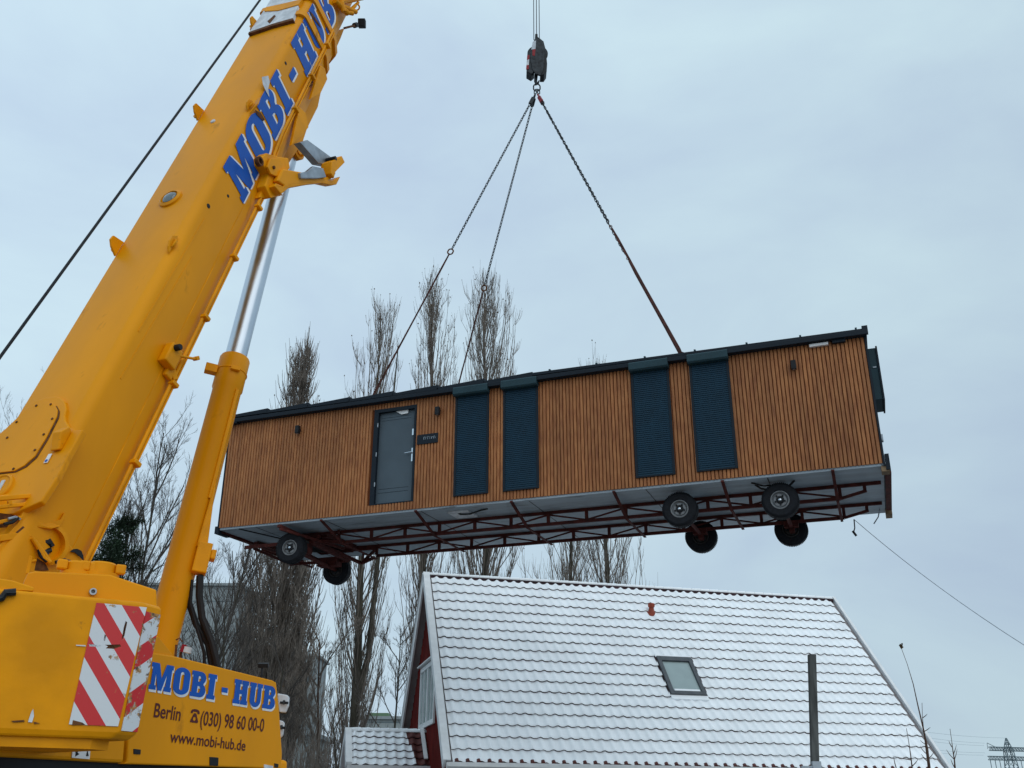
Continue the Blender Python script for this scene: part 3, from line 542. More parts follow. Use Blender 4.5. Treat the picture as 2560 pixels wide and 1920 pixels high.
# turret cheek plates and winch seen at the boom foot
def ck(x, y, o=0): return onpl(x, y, AB+sB*o-uB*.2, (sB*.55+mn*.45).normalized())
ckn = (sB*.55+mn*.45).normalized()
b = MB(); b.prism([ck(x, y) for x, y in ((146, 1322), (215, 1413), (235, 1440), (235, 1560), (60, 1560), (60, 1420), (115, 1400), (138, 1370))], -ckn*.08); ch = b.build('turret_cheek', 'yellow', crane, bevel=.01)
b = MB(); b.prism([bs_(x, y) if False else ck(x, y, 0)-ckn*.10 for x, y in ((225, 1366), (214, 1412), (60, 1440), (-60, 1440), (-60, 1250), (150, 1200))], -ckn*.5); b.build('boom_foot', 'yellow', crane, bevel=.03)
b = MB(); c = ck(108, 1364)+ckn*.06; b.lathe(c, ckn, [(.165, -.08), (.165, .02), (.13, .03), (.125, -.05), (0.001, -.05)], 36); dr = b.build('winch_drum', 'yellow2', crane, smooth='auto')
b = MB()
for (p, q, r) in (((85, 1350), (118, 1362), .022), ((90, 1385), (118, 1378), .02), ((112, 1352), (122, 1370), .02), ((95, 1372), (110, 1390), .018)): b.tube([ck(*p)+ckn*.05, ck(*q)+ckn*.06], r, 8)
b.build('winch_fittings', 'dsteel', dr)
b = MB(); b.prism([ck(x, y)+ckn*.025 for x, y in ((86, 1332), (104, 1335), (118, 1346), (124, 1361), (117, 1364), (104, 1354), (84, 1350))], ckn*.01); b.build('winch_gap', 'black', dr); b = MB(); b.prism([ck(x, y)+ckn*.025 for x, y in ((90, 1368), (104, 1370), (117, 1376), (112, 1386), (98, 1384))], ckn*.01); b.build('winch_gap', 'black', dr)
b = MB(); b.prism([ck(x, y)+ckn*.012 for x, y in ((172, 1380), (180, 1374), (190, 1373), (200, 1378), (205, 1390), (206, 1402), (196, 1392), (184, 1382))], ckn*.01); b.build('boom_opening', 'black', ch); b = MB(); b.tube([ck(x, y)+ckn*.09 for x, y in ((64, 1352), (90, 1385), (108, 1412))], .026, 8); b.build('winch_brace', 'yellow', crane, smooth='auto')
b = MB(); b.prism([ck(x, y)+ckn*.06 for x, y in ((60, 1243), (94, 1256), (88, 1280), (70, 1302), (100, 1322), (132, 1318), (134, 1322), (110, 1328), (60, 1322), (30, 1360), (10, 1420), (-40, 1440), (-40, 1400), (0, 1345), (30, 1310))], ckn*.05); hbk = b.build('winch_frame', 'yellow', crane, bevel=.012)
b = MB(); b.prism([ck(x, y)+ckn*.03 for x, y in ((60, 1243), (94, 1256), (93, 1272), (86, 1283), (110, 1300), (126, 1306), (140, 1303), (150, 1286), (154, 1284), (150, 1300), (138, 1320), (122, 1324), (96, 1322), (72, 1310))], ckn*.04); b.build('guard_plate', 'yellow2', crane, bevel=.01)
b = MB()
for (p, q, w_) in (((-20, 1253), (60, 1246), .035), ((-20, 1274), (52, 1266), .03), ((8, 1258), (10, 1272), .03), ((-20, 1312), (40, 1300), .03), ((15, 1360), (14, 1420), .025), ((-20, 1352), (60, 1340), .05), ((50, 1410), (75, 1405), .02), ((60, 1395), (50, 1440), .03), ((20, 1345), (36, 1338), .03)): b.bar(ck(*p)+ckn*.10, ck(*q)+ckn*.10, w_)
b.build('guard_rail', 'yellow2', crane, bevel=.006)
b = MB(); b.prism([ck(x, y)+ckn*.02 for x, y in ((-30, 1280), (34, 1290), (34, 1306), (10, 1320), (-30, 1322))], ckn*.01); b.build('shadow_gap', 'rust', crane); b = MB(); b.prism([ck(x, y)+ckn*.07 for x, y in ((20, 1338), (38, 1322), (56, 1336), (38, 1345))], ckn*.055); b.build('shadow_gap', 'rust', crane); b = MB(); b.prism([ck(x, y)+ckn*.07 for x, y in ((50, 1410), (80, 1400), (100, 1414), (108, 1430), (60, 1430))], ckn*.02); b.build('shadow_gap', 'rust', crane)  # rust-brown slabs stand in for the shade inside these gaps
for j, pts in enumerate((((60, 1352), (72, 1370), (88, 1400), (104, 1412)), ((76, 1380), (80, 1395), (96, 1410)), ((0, 1305), (18, 1300), (30, 1306)), ((-10, 1318), (10, 1313), (26, 1302)), ((118, 1412), (140, 1406), (160, 1412), (185, 1416)))):
    b = MB(); b.tube([ck(x, y)+ckn*.13 for x, y in pts], (.016, .014, .012, .014, .014)[j], 8); b.build('winch_hose', ('yellow2', 'black', 'galv', 'black', 'dsteel')[j], crane, smooth='auto')
# carrier under the superstructure, on wheels, mostly below the frame
cc = V((-4.3, 6.4, 0)); X_, Y_ = sB, hB
b = MB(); b.box((-1.25, -3.2, .95), (1.2, 9.5, 1.45), X_, Y_, V((0, 0, 1)), cc+sB*.3); b.build('carrier_chassis', 'yellow2', crane, bevel=.04)
b = MB(); b.lathe(cc+V((0, 0, 1.45))+sB*.3, (0, 0, 1), [(.9, 0), (.9, .3)], 36); b.build('slewing_ring', 'dsteel', crane)
b = MB(); b.box((-1.2, -.2, 1.75), (1.1, 3.4, 2.0), X_, Y_, V((0, 0, 1)), cc+sB*.1); b.build('turret_platform', 'yellow2', crane, bevel=.03)
for yy in (-2.2, .2, 4.5, 6.1):
    for q in (-1, 1):
        b = MB(); c = cc+sB*(.3+q*1.15)+hB*yy+V((0, 0, .62)); b.lathe(c, sB*q, [(.25, -.35), (.55, -.37), (.62, -.30), (.62, -.05), (.55, .02), (.32, .02), (.30, -.05), (0.001, -.05)], 28); wl = b.build('wheel', 'rubber', crane, smooth='auto')
        b = MB(); b.lathe(c, sB*q, [(.31, -.03), (.29, .0), (.15, .02), (.14, .06), (0.001, .07)], 24); b.build('rim', 'rim', wl, smooth='auto')
# ================================================================== TINY HOUSE (hanging)
def rot(a, b_, c_):
    return (Matrix.Rotation(a, 3, 'Z') @ Matrix.Rotation(b_, 3, 'Y') @ Matrix.Rotation(c_, 3, 'X'))
RT = rot(-.3581, .0072, .0332); TT = V((-6.3334, 20.2281, 7.1641)); MT = Matrix.Translation(TT) @ RT.to_4x4()
LT, WT, HT = 13.555, 3.4, 2.37
tiny = empty('tiny_house', None, 'orange brown timber clad tiny house on a trailer, hanging in the air from crane chains', 'tiny house', mtx=MT)
def tw(a, b_, c_): return MT @ V((a, b_, c_))
def tl(x, y, wv=0):     # photo point on the plane b = wv, in house coordinates
    n = RT @ V((0, 1, 0)); return (RT.transposed() @ (onpl(x, y, tw(0, wv, 0), n)-TT))
def tf(x, y, z=0): n = RT @ V((0, 0, 1)); return (RT.transposed() @ (onpl(x, y, tw(0, 0, z), n)-TT))
DX0, DX1, DZ0, DZ1 = 3.665, 4.655, .16, 2.25
# cladding: battens over a dark backing, cut round the door
b = MB(); i = 0
nb = int(round(LT/BAT))
for i in range(nb):
    x0 = i*BAT; a_, b2 = x0+.003, x0+BAT-.009
    segs = [(0.0, HT+.05)]
    if b2 > DX0-.005 and a_ < DX1+.005: segs = [(0, DZ0), (DZ1, HT+.05)]
    for z0, z1 in segs:
        b.add([(a_, 0, z0), (a_+.005, -.024, z0), (b2-.005, -.024, z0), (b2, 0, z0), (a_, 0, z1), (a_+.005, -.024, z1), (b2-.005, -.024, z1), (b2, 0, z1)], [(0, 1, 5, 4), (1, 2, 6, 5), (2, 3, 7, 6), (0, 3, 2, 1)])
b.build('wall_cladding', 'wood', tiny, fix=False)
b = MB(); M['backing'] = mat('dark_backing', (.12, .034, .010), .9)
for a0, a1, z0, z1 in ((0, DX0, 0, HT), (DX1, LT, 0, HT), (DX0, DX1, 0, DZ0), (DX0, DX1, DZ1, HT)): b.box((a0, 0.0, z0), (a1, .10, z1))
b.build('front_wall', 'backing', tiny)
b = MB(); b.box((.02, 3.3, 0), (LT-.02, WT, HT)); b.box((.0, .10, 0), (.1, 3.3, HT)); b.box((LT-.1, .10, 0), (LT, 3.3, HT)); b.build('rear_and_end_walls', 'anthracite', tiny)
b = MB(); b.box((-.03, -.03, -.01), (.0, WT, HT+.04)); b.box((LT, -.03, -.05), (LT+.035, WT, HT+.04)); b.build('corner_trim', 'anthracite', tiny)
# door
fr_ = MB()
for a0, a1, z0, z1 in ((DX0, DX0+.10, DZ0, DZ1), (DX1-.045, DX1, DZ0, DZ1), (DX0+.10, DX1-.045, DZ1-.075, DZ1), (DX0+.10, DX1-.045, DZ0, DZ0+.02)): fr_.box((a0, -.03, z0), (a1, .12, z1))
dfr = fr_.build('door_frame', 'anthracite', tiny)
b = MB(); b.box((DX0+.10, .05, DZ0+.02), (DX1-.045, .10, DZ1-.075)); door = b.build('door', 'door', tiny)
b = MB()
for z in (.42, .50, 2.0, 2.06): b = MB(); b.box((DX0+.14, .047, z), (DX1-.16, .051, z+.006)); b.build('door_groove', 'anthracite', door)
b = MB(); x = DX1-.095; b.box((x-.015, .03, 1.03), (x+.015, .05, 1.32)); b.tube([(x, .035, 1.22), (x, -.01, 1.22), (x-.03, -.012, 1.22), (x-.15, -.012, 1.21)], .011, 8); b.build('door_handle', 'chrome', door)
b = MB(); b.box((x-.018, .03, 1.60), (x+.016, .05, 1.74)); b.build('door_lock', 'chrome', door)
b = MB(); b.prism([(4.12, .03, 2.19), (4.44, .03, 2.19), (4.43, .03, 2.10), (4.28, .03, 2.09)], (0, -.012, 0)); b.build('paper_note', 'white', door)
b = MB(); b.box((4.44, .03, DZ0+.022), (4.53, .049, DZ0+.045)); b.box((4.0, .04, DZ0+.022), (4.2, .049, DZ0+.03)); b.build('sill_snow', 'pine', door)
for z in (.55, 1.2, 1.85): b = MB(); b.tube([(DX0+.095, -.03, z), (DX0+.095, -.03, z+.09)], .012, 8); b.build('hinge', 'galv', door)
# shutters
for x0, x1, X0, X1 in ((5.585, 6.315, 5.525, 6.26), (6.635, 7.37, 6.575, 7.325), (9.275, 10.02, 9.225, 9.975), (10.425, 11.15, 10.355, 11.095)):
    c = (x0+x1+X0+X1)/4; h_ = .372
    b = MB(); b.box((c-h_, -.055, .165), (c-h_+.045, -.0245, 2.27)); b.box((c+h_-.045, -.055, .165), (c+h_, -.0245, 2.27)); b.box((c-h_+.045, -.055, .165), (c+h_-.045, -.0245, .19)); sf = b.build('shutter_frame', 'anthracite', tiny)
    b = MB(); n = 52
    for k in range(n):
        z0 = .19+k*(2.27-.19)/n; z1 = z0+(2.27-.19)/n
        b.add([(c-h_+.045, -.034, z0), (c+h_-.045, -.034, z0), (c+h_-.045, -.046, z0+.006), (c-h_+.045, -.046, z0+.006), (c-h_+.045, -.046, z1-.010), (c+h_-.045, -.046, z1-.010), (c+h_-.045, -.034, z1), (c-h_+.045, -.034, z1)], [(0, 1, 2, 3), (3, 2, 5, 4), (4, 5, 6, 7)])
    b.build('shutter_curtain', 'shutter', sf, fix=False)
    b = MB(); zb_, zt_ = 2.27, 2.46
    pr = [(-.03, zb_+.0), (-.155, zb_+.0), (-.185, zb_+.03), (-.185, zt_-.03), (-.155, zt_), (-.03, zt_)]
    b.prism([(c-h_-.01, y, z) for y, z in pr], (2*h_+.02, 0, 0)); b.build('shutter_box', 'anth2', sf, bevel=.006)
# sconces, sign
for x, z in ((1.83, 2.01), (5.17, 2.01), (12.29, 1.98)):
    b = MB(); b.box((x-.035, -.055, z-.03), (x+.035, -.0245, z+.03)); wl = b.build('wall_lamp', 'black', tiny); b = MB(); b.box((x-.045, -.145, z-.085), (x+.045, -.055, z+.085)); b.build('lamp_body', 'black', wl, bevel=.006)
    b = MB(); b.lathe((x, -.10, z-.086), (0, 0, -1), [(.028, 0), (.026, .004), (0.001, .004)], 16); b.build('lamp_lens', 'galv', wl)
b = MB(); b.box((4.70, -.045, 1.35), (5.17, -.0245, 1.555)); sg = b.build('name_sign', 'anthracite', tiny)
b = MB()
for k, (dx, w_, h_) in enumerate(((.15, .028, .06), (.19, .022, .055), (.235, .03, .06), (.28, .02, .05), (.32, .045, .045), (.375, .03, .055), (.41, .02, .03))): b.box((4.70+dx, -.048, 1.44), (4.70+dx+w_*.35, -.0455, 1.44+h_)); b.box((4.70+dx, -.048, 1.44+h_*.8), (4.70+dx+w_, -.0455, 1.44+h_))
b.build('sign_lettering', 'galv', sg)
# roof: mono-pitch sheet with fascia, stepped sheet edge, gutter box
b = MB(); b.hexa([(-.06, -.10, HT+.0), (LT+.05, -.10, HT+.0), (LT+.05, WT+.1, HT+.0), (-.06, WT+.1, HT+.0), (-.06, -.10, HT+.15), (LT+.05, -.10, HT+.10), (LT+.05, WT+.1, HT+.22), (-.06, WT+.1, HT+.27)]); rf = b.build('roof', 'anthracite', tiny, bevel=.01)
b = MB(); b.box((-.07, -.16, HT+.0), (LT+.07, -.10, HT+.09)); b.build('fascia', 'anthracite', rf, bevel=.008)
b = MB()
for k in range(7):
    x0 = -.05+k*1.04; q = HT-.006*k; b.hexa([(x0, -.13, q+.13), (x0+1.07, -.13, q+.13), (x0+1.07, 3.4, q+.25), (x0, 3.4, q+.25), (x0, -.13, q+.185), (x0+1.07, -.13, q+.235), (x0+1.07, 3.4, q+.34), (x0, 3.4, q+.30)])
b.build('roof_sheet', 'anthracite', rf)
b = MB(); b.hexa([(7.25, -.13, HT+.12), (LT+.06, -.13, HT+.09), (LT+.06, 3.4, HT+.2), (7.25, 3.4, HT+.24), (7.25, -.13, HT+.18), (LT+.06, -.13, HT+.125), (LT+.06, 3.4, HT+.24), (7.25, 3.4, HT+.29)]); b.build('roof_sheet', 'anthracite', rf)
for k in range(7):
    x0 = 7.6+k*.97; b = MB(); zq = HT+.175-.05*(k+.5)/7; b.hexa([(x0, -.12, zq), (x0+.035, -.12, zq), (x0+.035, 3.3, zq+.11), (x0, 3.3, zq+.11), (x0, -.12, zq+.04), (x0+.035, -.12, zq+.04), (x0+.035, 3.3, zq+.15), (x0, 3.3, zq+.15)]); b.build('roof_seam', 'anth2', rf)
b = MB(); b.box((LT-.02, -.15, HT+.02), (LT+.08, -.06, HT+.17)); b.box((-.02, -.15, HT-.02), (.25, -.03, HT+.05)); b.box((LT-.55, -.10, HT-.06), (LT-.32, -.03, HT)); b.build('gutter_end', 'anthracite', rf)
b = MB(); b.box((LT-.95, -.09, HT-.07), (LT-.62, -.03, HT-.02)); b.build('tube_light', 'white', tiny)
for a in (3.4, 10.2):
    for w_ in (.3, 3.1): b = MB(); b.torus((a+(.5 if (a < 5 and w_ > 1) else 0), w_, HT+.29), (0, 1, 0), .06, .018, 14, 6); b.build('lifting_ring', 'strap', rf)
# roller box and cabinet on the far right end
b = MB(); b.box((LT+.035, .25, 1.25), (LT+.17, .95, 2.25)); ec = b.build('end_cabinet', 'anth2', tiny, bevel=.01)
b = MB(); b.box((LT+.17, .22, 1.23), (LT+.20, .98, 2.27)); b.build('cabinet_lid', 'anthracite', ec)
b = MB(); b.box((LT+.08, .235, 1.86), (LT+.14, .249, 1.88)); b.build('cabinet_latch', 'galv', ec)
b = MB(); b.box((LT+.035, .05, .42), (LT+.065, .15, .54)); b.build('socket_box', 'galv', tiny)
# floor, sills
b = MB(); b.box((0.02, 0.0, -.045), (LT, WT, 0)); fl = b.build('floor', 'under', tiny)
b = MB()
for x in (0.9, 2.6, 4.8, 7.1, 9.4, 11.6): b.box((x, .05, -.049), (x+.02, WT-.05, -.0455))
b.build('floor_joint', 'dsteel', fl)
b = MB(); b.box((LT-.04, .0, -.14), (LT+.09, .24, -.02)); b.build('pine_beam', 'pine', fl); b = MB(); b.box((LT+.0, 3.05, -.16), (LT+.12, 3.42, -.02)); b.build('pine_beam', 'pine', fl)
b = MB(); b.box((LT+.02, .28, -.10), (LT+.12, 3.0, -.03)); b.build('end_sill', 'redsteel', fl); b = MB(); b.box((-.09, .1, -.09), (.02, WT, -.0)); b.build('end_sill', 'redsteel', fl)
b = MB(); b.box((-.10, -.02, -.12), (-.0, .4, .04)); b.build('end_bracket', 'anthracite', fl); b = MB(); b.box((LT+.04, -.02, -.12), (LT+.11, .1, .16)); b.build('end_bracket', 'anthracite', fl)
b = MB(); b.box((5.3, .25, -.075), (5.75, .75, -.046)); b.build('pipe_box', 'chipwhite', fl)
def hang(pts, r, name, m='hose'): b = MB(); b.tube(pts, r, 8); return b.build(name, m, fl, smooth='auto')
hang([(5.45, .4, -.05), (5.55, .35, -.10), (5.75, .35, -.11), (6.0, .3, -.07), (6.15, .3, -.05)], .018, 'drain_hose')
hang([(11.35, .4, -.05), (11.45, .42, -.13), (11.7, .45, -.19), (11.95, .42, -.12), (12.05, .38, -.045)], .02, 'drain_hose'); hang([(11.3, .25, -.05), (11.5, .4, -.09), (11.62, .42, -.08)], .016, 'drain_hose')
hang([(LT-.1, 3.0, -.05), (LT-.15, 3.05, -.2), (LT-.25, 3.1, -.32)], .012, 'cable_tail', 'galv')
# trailer
trl = None
def beamp(name, pts, w_, h_, m='redsteel', par=None):
    b = MB()
    for p, q in zip(pts, pts[1:]): b.bar(p, q, w_, h_)
    return b.build(name, m, par or tiny)
for wv, x0 in ((.95, 2.42), (2.45, 2.55)):
    zc = -.305; xe = 12.78
    b = MB(); b.box((1.2, wv-.03, -.105), (13.5, wv+.03, -.046)); b.box((x0, wv-.03, zc-.03), (xe, wv+.03, zc+.03)); tr = b.build('truss_girder', 'redsteel', tiny)
    b = MB(); n = 13; st = (xe-x0)/n
    for k in range(n+1): b = MB(); b.box((x0+k*st-.03, wv-.025, zc+.03), (x0+k*st+.03, wv+.025, -.105)); b.build('truss_post', 'redsteel', tr)
    b = MB(); b.box((xe+.40, wv-.025, -.20), (xe+.46, wv+.025, -.105)); b.build('truss_post', 'redsteel', tr)
    for k in range(n):
        za, zb2 = (zc+.03, -.12) if k % 2 else (-.12, zc+.03)
        b = MB(); b.bar((x0+k*st+.03, wv, za), (x0+(k+1)*st-.03, wv, zb2), .03); b.build('truss_diagonal', 'redsteel', tr)
    b = MB(); b.bar((xe, wv, zc), (xe+.46, wv, -.20), .05); b.build('truss_diagonal', 'redsteel', tr)
for x in (2.54, 4.716, 6.765, 8.812, 10.825, 12.725):
    b = MB(); b.bar((x, -.02, -.04), (x, .95, -.345), .055, .03); b.bar((x, .95, -.345), (x, 2.5, -.36), .05, .02); b.build('cross_strap', 'redsteel', tiny)
def wheel(c, ax, r=.322, w_=.22, sgn=-1, dark=False):
    b = MB(); ax = V(ax); h = w_/2; c = V(c)
    b.lathe(c, ax, [(r*.50, -h*.8), (r*.56, -h), (r*.86, -h), (r*.97, -h*.75), (r, -h*.45), (r, h*.45), (r*.97, h*.75), (r*.86, h), (r*.56, h), (r*.50, h*.8), (r*.50, -h*.8)], 40, cap=False)
    wo = b.build('wheel', 'rubber', tiny, smooth='auto')
    b = MB(); b.lathe(c-ax*h*.3, -ax, [(r*.20, 0), (r*.20, h*.42), (r*.14, h*.5), (0.001, h*.5)], 18); b.build('hub', 'black', wo)
    b = MB()
    for k in range(60):
        t = 2*pi*k/60; a1 = ax.cross(V((0, 0, 1))).normalized(); a2 = ax.cross(a1); rd = a1*cos(t)+a2*sin(t); tg_ = ax.cross(rd)
        for s_ in (-1, 1): b.box((-.011, -.004, .0), (.011, .0025, h*.7), tg_, rd, ax*s_, c+rd*r+ax*s_*h*.12+tg_*.01*s_)
    b.build('tread', 'rubber', wo)
    b = MB(); b.lathe(c, ax*1, [(r*.56, -h*.7), (r*.50, -h*.98), (r*.47, -h*.98), (r*.44, -h*.45), (r*.40, -h*.40), (r*.35, -h*.66), (r*.24, -h*.72), (r*.19, -h*.4), (r*.15, -h*.4), (r*.15, -h*.2)], 36, cap=False); ri = b.build('rim', 'rimdark' if dark else 'rim', wo, smooth='auto')
    b = MB(); b.lathe(c-ax*h*.70, -ax, [(r*.075, .0), (r*.075, .03), (0.001, .04)], 14); hb_ = b.build('hub_cap', 'chrome' if not dark else 'redsteel', wo, smooth='auto')
    b = MB(); a1 = ax.cross(V((0, 0, 1))).normalized(); a2 = ax.cross(a1)
    for k in range(5):
        t = 2*pi*k/5+.3; p = c+(a1*cos(t)+a2*sin(t))*r*.27-ax*h*.80; b.lathe(p, -ax, [(.020, 0), (.020, .012), (0.001, .014)], 6)
    b.build('wheel_bolts', 'black', wo)
    return wo
for x in (9.97, 11.77):
    wheel((x, .35, -.41), (0, 1, 0)); wheel((x-.03, 2.72, -.40), (0, 1, 0), dark=True)
    b = MB(); b.tube([(x, .46, -.41), (x, 2.62, -.40)], .035, 10); ax_ = b.build('axle', 'redsteel', tiny)
    b = MB(); b.box((x-.16, .88, -.42), (x+.16, 1.02, -.33)); b.build('axle_bracket', 'redsteel', ax_, bevel=.01); b = MB(); b.box((x-.14, 2.34, -.42), (x+.14, 2.50, -.30)); b.box((x-.05, 2.4, -.5), (x+.05, 2.6, -.3)); b.build('axle_bracket', 'redsteel', ax_, bevel=.01)
d1 = V((.10, -.99, 0)).normalized(); f1 = V((1.64, .36, -.495)); f2 = V((1.36, 2.75, -.51)); fa = (f2-f1).normalized()
wheel(f1, fa); wheel(f2, fa, dark=True)
b = MB(); b.tube([f1+fa*.1, f2-fa*.1], .04, 10); b.build('steering_axle', 'redsteel', tiny)
b = MB(); b.lathe((1.5, 1.55, -.20), (0, 0, 1), [(.62, 0), (.62, .04), (.55, .04), (.55, 0)], 32); b.build('turntable_ring', 'dsteel', tiny)
b = MB()
for p, q in (((1.15, .85, -.16), (2.0, .85, -.16)), ((1.15, 2.3, -.16), (2.0, 2.3, -.16)), ((1.2, .6, -.30), (1.05, 2.6, -.33)), ((1.9, .7, -.30), (1.75, 2.6, -.33)), ((1.2, .7, -.36), (1.8, .7, -.36)), ((1.1, 2.4, -.36), (1.75, 2.4, -.36))): b.bar(p, q, .10, .08)
b.box((1.25, .8, -.5), (1.75, 1.0, -.3)); b.box((1.15, 2.2, -.5), (1.65, 2.45, -.3)); b.box((1.1, 1.0, -.14), (2.1, 2.3, -.05)); b.build('turntable_frame', 'redsteel', tiny)
def fz(x, y, z): return tf(x, y, z)
b = MB()
b.bar(fz(697, 1314, -.12), fz(903, 1408, -.34), .08, .06); b.bar(fz(700, 1322, -.20), fz(860, 1372, -.30), .05, .05)
b.bar(fz(846, 1327, -.10), V((2.42, .95, -.10)), .05); b.bar(fz(905, 1408, -.34), fz(935, 1394, -.33), .06, .06); b.bar(fz(905, 1408, -.36), V((2.55, 2.45, -.12)), .05)
b.bar(V((1.25, .95, -.10)), V((2.42, .95, -.30)), .06); b.bar(V((1.0, 2.45, -.10)), V((2.55, 2.45, -.12)), .07); b.bar(fz(908, 1385, -.25), fz(908, 1406, -.32), .05); b.build('front_subframe', 'redsteel', tiny)
b = MB()
b.bar(fz(613, 1369, -.36), fz(705, 1360, -.36), .05, .07); b.bar(fz(636, 1372, -.38), fz(730, 1412, -.38), .04, .05); b.bar(fz(730, 1410, -.38), fz(838, 1404, -.38), .05, .06); b.bar(fz(655, 1375, -.38), fz(780, 1418, -.38), .03, .04)
b.build('drawbar', 'redsteel', tiny)
b = MB(); b.bar(fz(640, 1357, -.10), fz(720, 1382, -.10), .10, .06); b.build('front_crossmember', 'redsteel', tiny)
b = MB(); b.bar((.5, .02, -.055), (1.1, 2.0, -.055), .03, .02); b.build('floor_cable', 'black', fl)
# ================================================================== HOOK BLOCK + SLING
HK = atY(1341, 216, 19.41)
def hk(x, y, o=0): return atY(x, y, 19.41+o)
hook = empty('hook_block', hk(1341, 130), 'dark crane hook block with red and white stripes at the ends of the hoist ropes', 'hook block')
def hpr(name, m, poly, y0, y1, par=hook, bev=.012): b = MB(); b.prism([hk(x, y, y0) for x, y in poly], V((0, y1-y0, 0))); return b.build(name, m, par, bevel=bev)
ck1 = [(1336, 98), (1345, 92), (1356, 101), (1361, 120), (1361, 150), (1358, 175), (1352, 188), (1338, 184), (1330, 172), (1326, 150), (1327, 125)]
hpr('cheek_plate', 'dsteel', ck1, -.16, -.12); hpr('cheek_plate', 'black', [(x+3, y+2) for x, y in ck1], .12, .16)
hpr('side_weight', 'dsteel', ((1319, 130), (1326, 128), (1334, 136), (1336, 178), (1328, 185), (1316, 178)), -.14, .14)
hpr('side_weight', 'black', ((1354, 140), (1366, 139), (1368, 158), (1366, 178), (1360, 187), (1350, 187)), -.14, .14)
hpr('stripe_plate', 'redlamp', ((1318, 138), (1324, 137), (1323, 148), (1317, 150)), -.15, -.145, bev=0); hpr('stripe_plate', 'chipwhite', ((1317, 150), (1323, 148), (1322, 162), (1316, 163)), -.15, -.145, bev=0); hpr('stripe_plate', 'redlamp', ((1316, 163), (1322, 162), (1322, 172), (1315, 174)), -.15, -.145, bev=0)
hpr('stripe_plate', 'redlamp', ((1331, 124), (1339, 122), (1337, 140), (1331, 138)), -.165, -.16, bev=0); hpr('stripe_plate', 'galv', ((1332, 104), (1340, 101), (1339, 122), (1328, 124)), -.165, -.16, bev=0)
for q in (-.07, 0, .07): b = MB(); b.lathe(hk(1344, 135, q), (0, 1, 0), [(.05, -.02), (.27, -.02), (.24, 0), (.27, .02), (.05, .02)], 28); b.build('sheave', 'dsteel', hook)
hpr('rope_socket', 'black', ((1338, 84), (1344, 84), (1345, 100), (1337, 100)), -.03, .03)
b = MB(); c = hk(1341, 210)
b.tube([hk(1341, 182), hk(1340, 192), hk(1339, 203), hk(1341, 211), hk(1345, 208), hk(1348, 201)], [.05, .045, .045, .04, .03, .012], 10); b.build('hook', 'dsteel', hook, smooth='auto')
for x in (1334.6, 1341.6, 1348.5):
    b = MB(); p = hk(x, 100); b.tube([p, V((p.x, p.y, 40.3))], .011, 5); b.build('hoist_rope', 'dsteel', hook)
sling = empty('chain_sling', HK, 'chain sling with brown webbing straps spreading from the hook to the tiny house roof', 'sling')
b = MB(); b.torus(hk(1342, 219), (0, 1, 0), .085, .018, 22, 8, up=V((0, 0, 1)), ext=.03); b.build('master_link', 'dsteel', sling, smooth='auto')
b = MB(); b.torus(hk(1339, 229), (.7, .7, 0), .05, .014, 16, 6, up=V((0, 0, 1)), ext=.02); b.torus(hk(1346, 229), (.7, -.7, 0), .05, .014, 16, 6, up=V((0, 0, 1)), ext=.02); b.build('sub_link', 'dsteel', sling, smooth='auto')
def chain(p, q, pitch=.085, r=.010, R=.024, mt='dsteel'):
    b = MB(); d = (q-p); n = int(d.length/pitch); d.normalize(); a1 = d.cross(V((0, 1, 0))).normalized(); a2 = d.cross(a1)
    for i in range(n):
        ang = radians(35+90*(i % 2)); ax = a1*cos(ang)+a2*sin(ang); b.torus(p+d*(pitch*(i+.5)), ax, R, r, 8, 5, up=d, ext=pitch*.36)
    return b.build('chain_leg', mt, sling, fix=False)
legs = (((1326, 262), (3.4, .3), 624), ((1334, 265), (3.9, 3.1), 713), ((1358, 262), (10.2, .3), 560), ((1357, 262), (10.2, 3.1), 640))
for (sx, sy), (a, w_), yr in legs:
    top = hk(1341+(-3 if a < 5 else 3), 236); end = tw(a, w_, HT+.34)
    d = end-top; best = min((abs((lambda p: 960-F*((p-CP).dot(UX))/((p-CP).dot(FX)))(top+d*t/400.)-yr), t) for t in range(400))[1]/400.
    mid = top+d*best; dd = d.normalized()
    s0 = top+dd*.34
    b = MB(); b.tube([top, top+dd*.12], .022, 8); b.bar(top+dd*.12, top+dd*.34, .05, .09); b.tube([top+dd*.30, top+dd*.34+V((0, 0, .06))+dd.cross(V((0, 1, 0)))*.03], .02, 8); b.build('shortening_hook', 'redlamp' if (a, w_) == (10.2, .3) else 'dsteel', sling, smooth='auto')
    chain(s0, mid)
    b = MB(); rg = 1 if a < 5 else .45; b.torus(mid+dd*.07, (0, 1, 0), .06*rg, .018*rg, 18, 6, up=dd, ext=.015*rg); b.build('end_ring', 'rust', sling, smooth='auto')
    b = MB(); wd = .040 if a < 5 else .055; pts = [mid+dd*.13, mid+dd*.5, mid+d*(1-best)*.5, end-dd*.1, end]; a1 = dd.cross(FX).normalized(); ws = [.03, wd, wd*.8, wd*1.1, .04]
    for i in range(4):
        p, q = pts[i], pts[i+1]; b.hexa([e+a1*s1*wq/2+a1.cross(dd)*s2*.012 for e, wq in ((p, ws[i]), (q, ws[i+1])) for s1, s2 in ((-1, -1), (1, -1), (1, 1), (-1, 1))])
    b.build('lifting_strap', 'strap', sling)
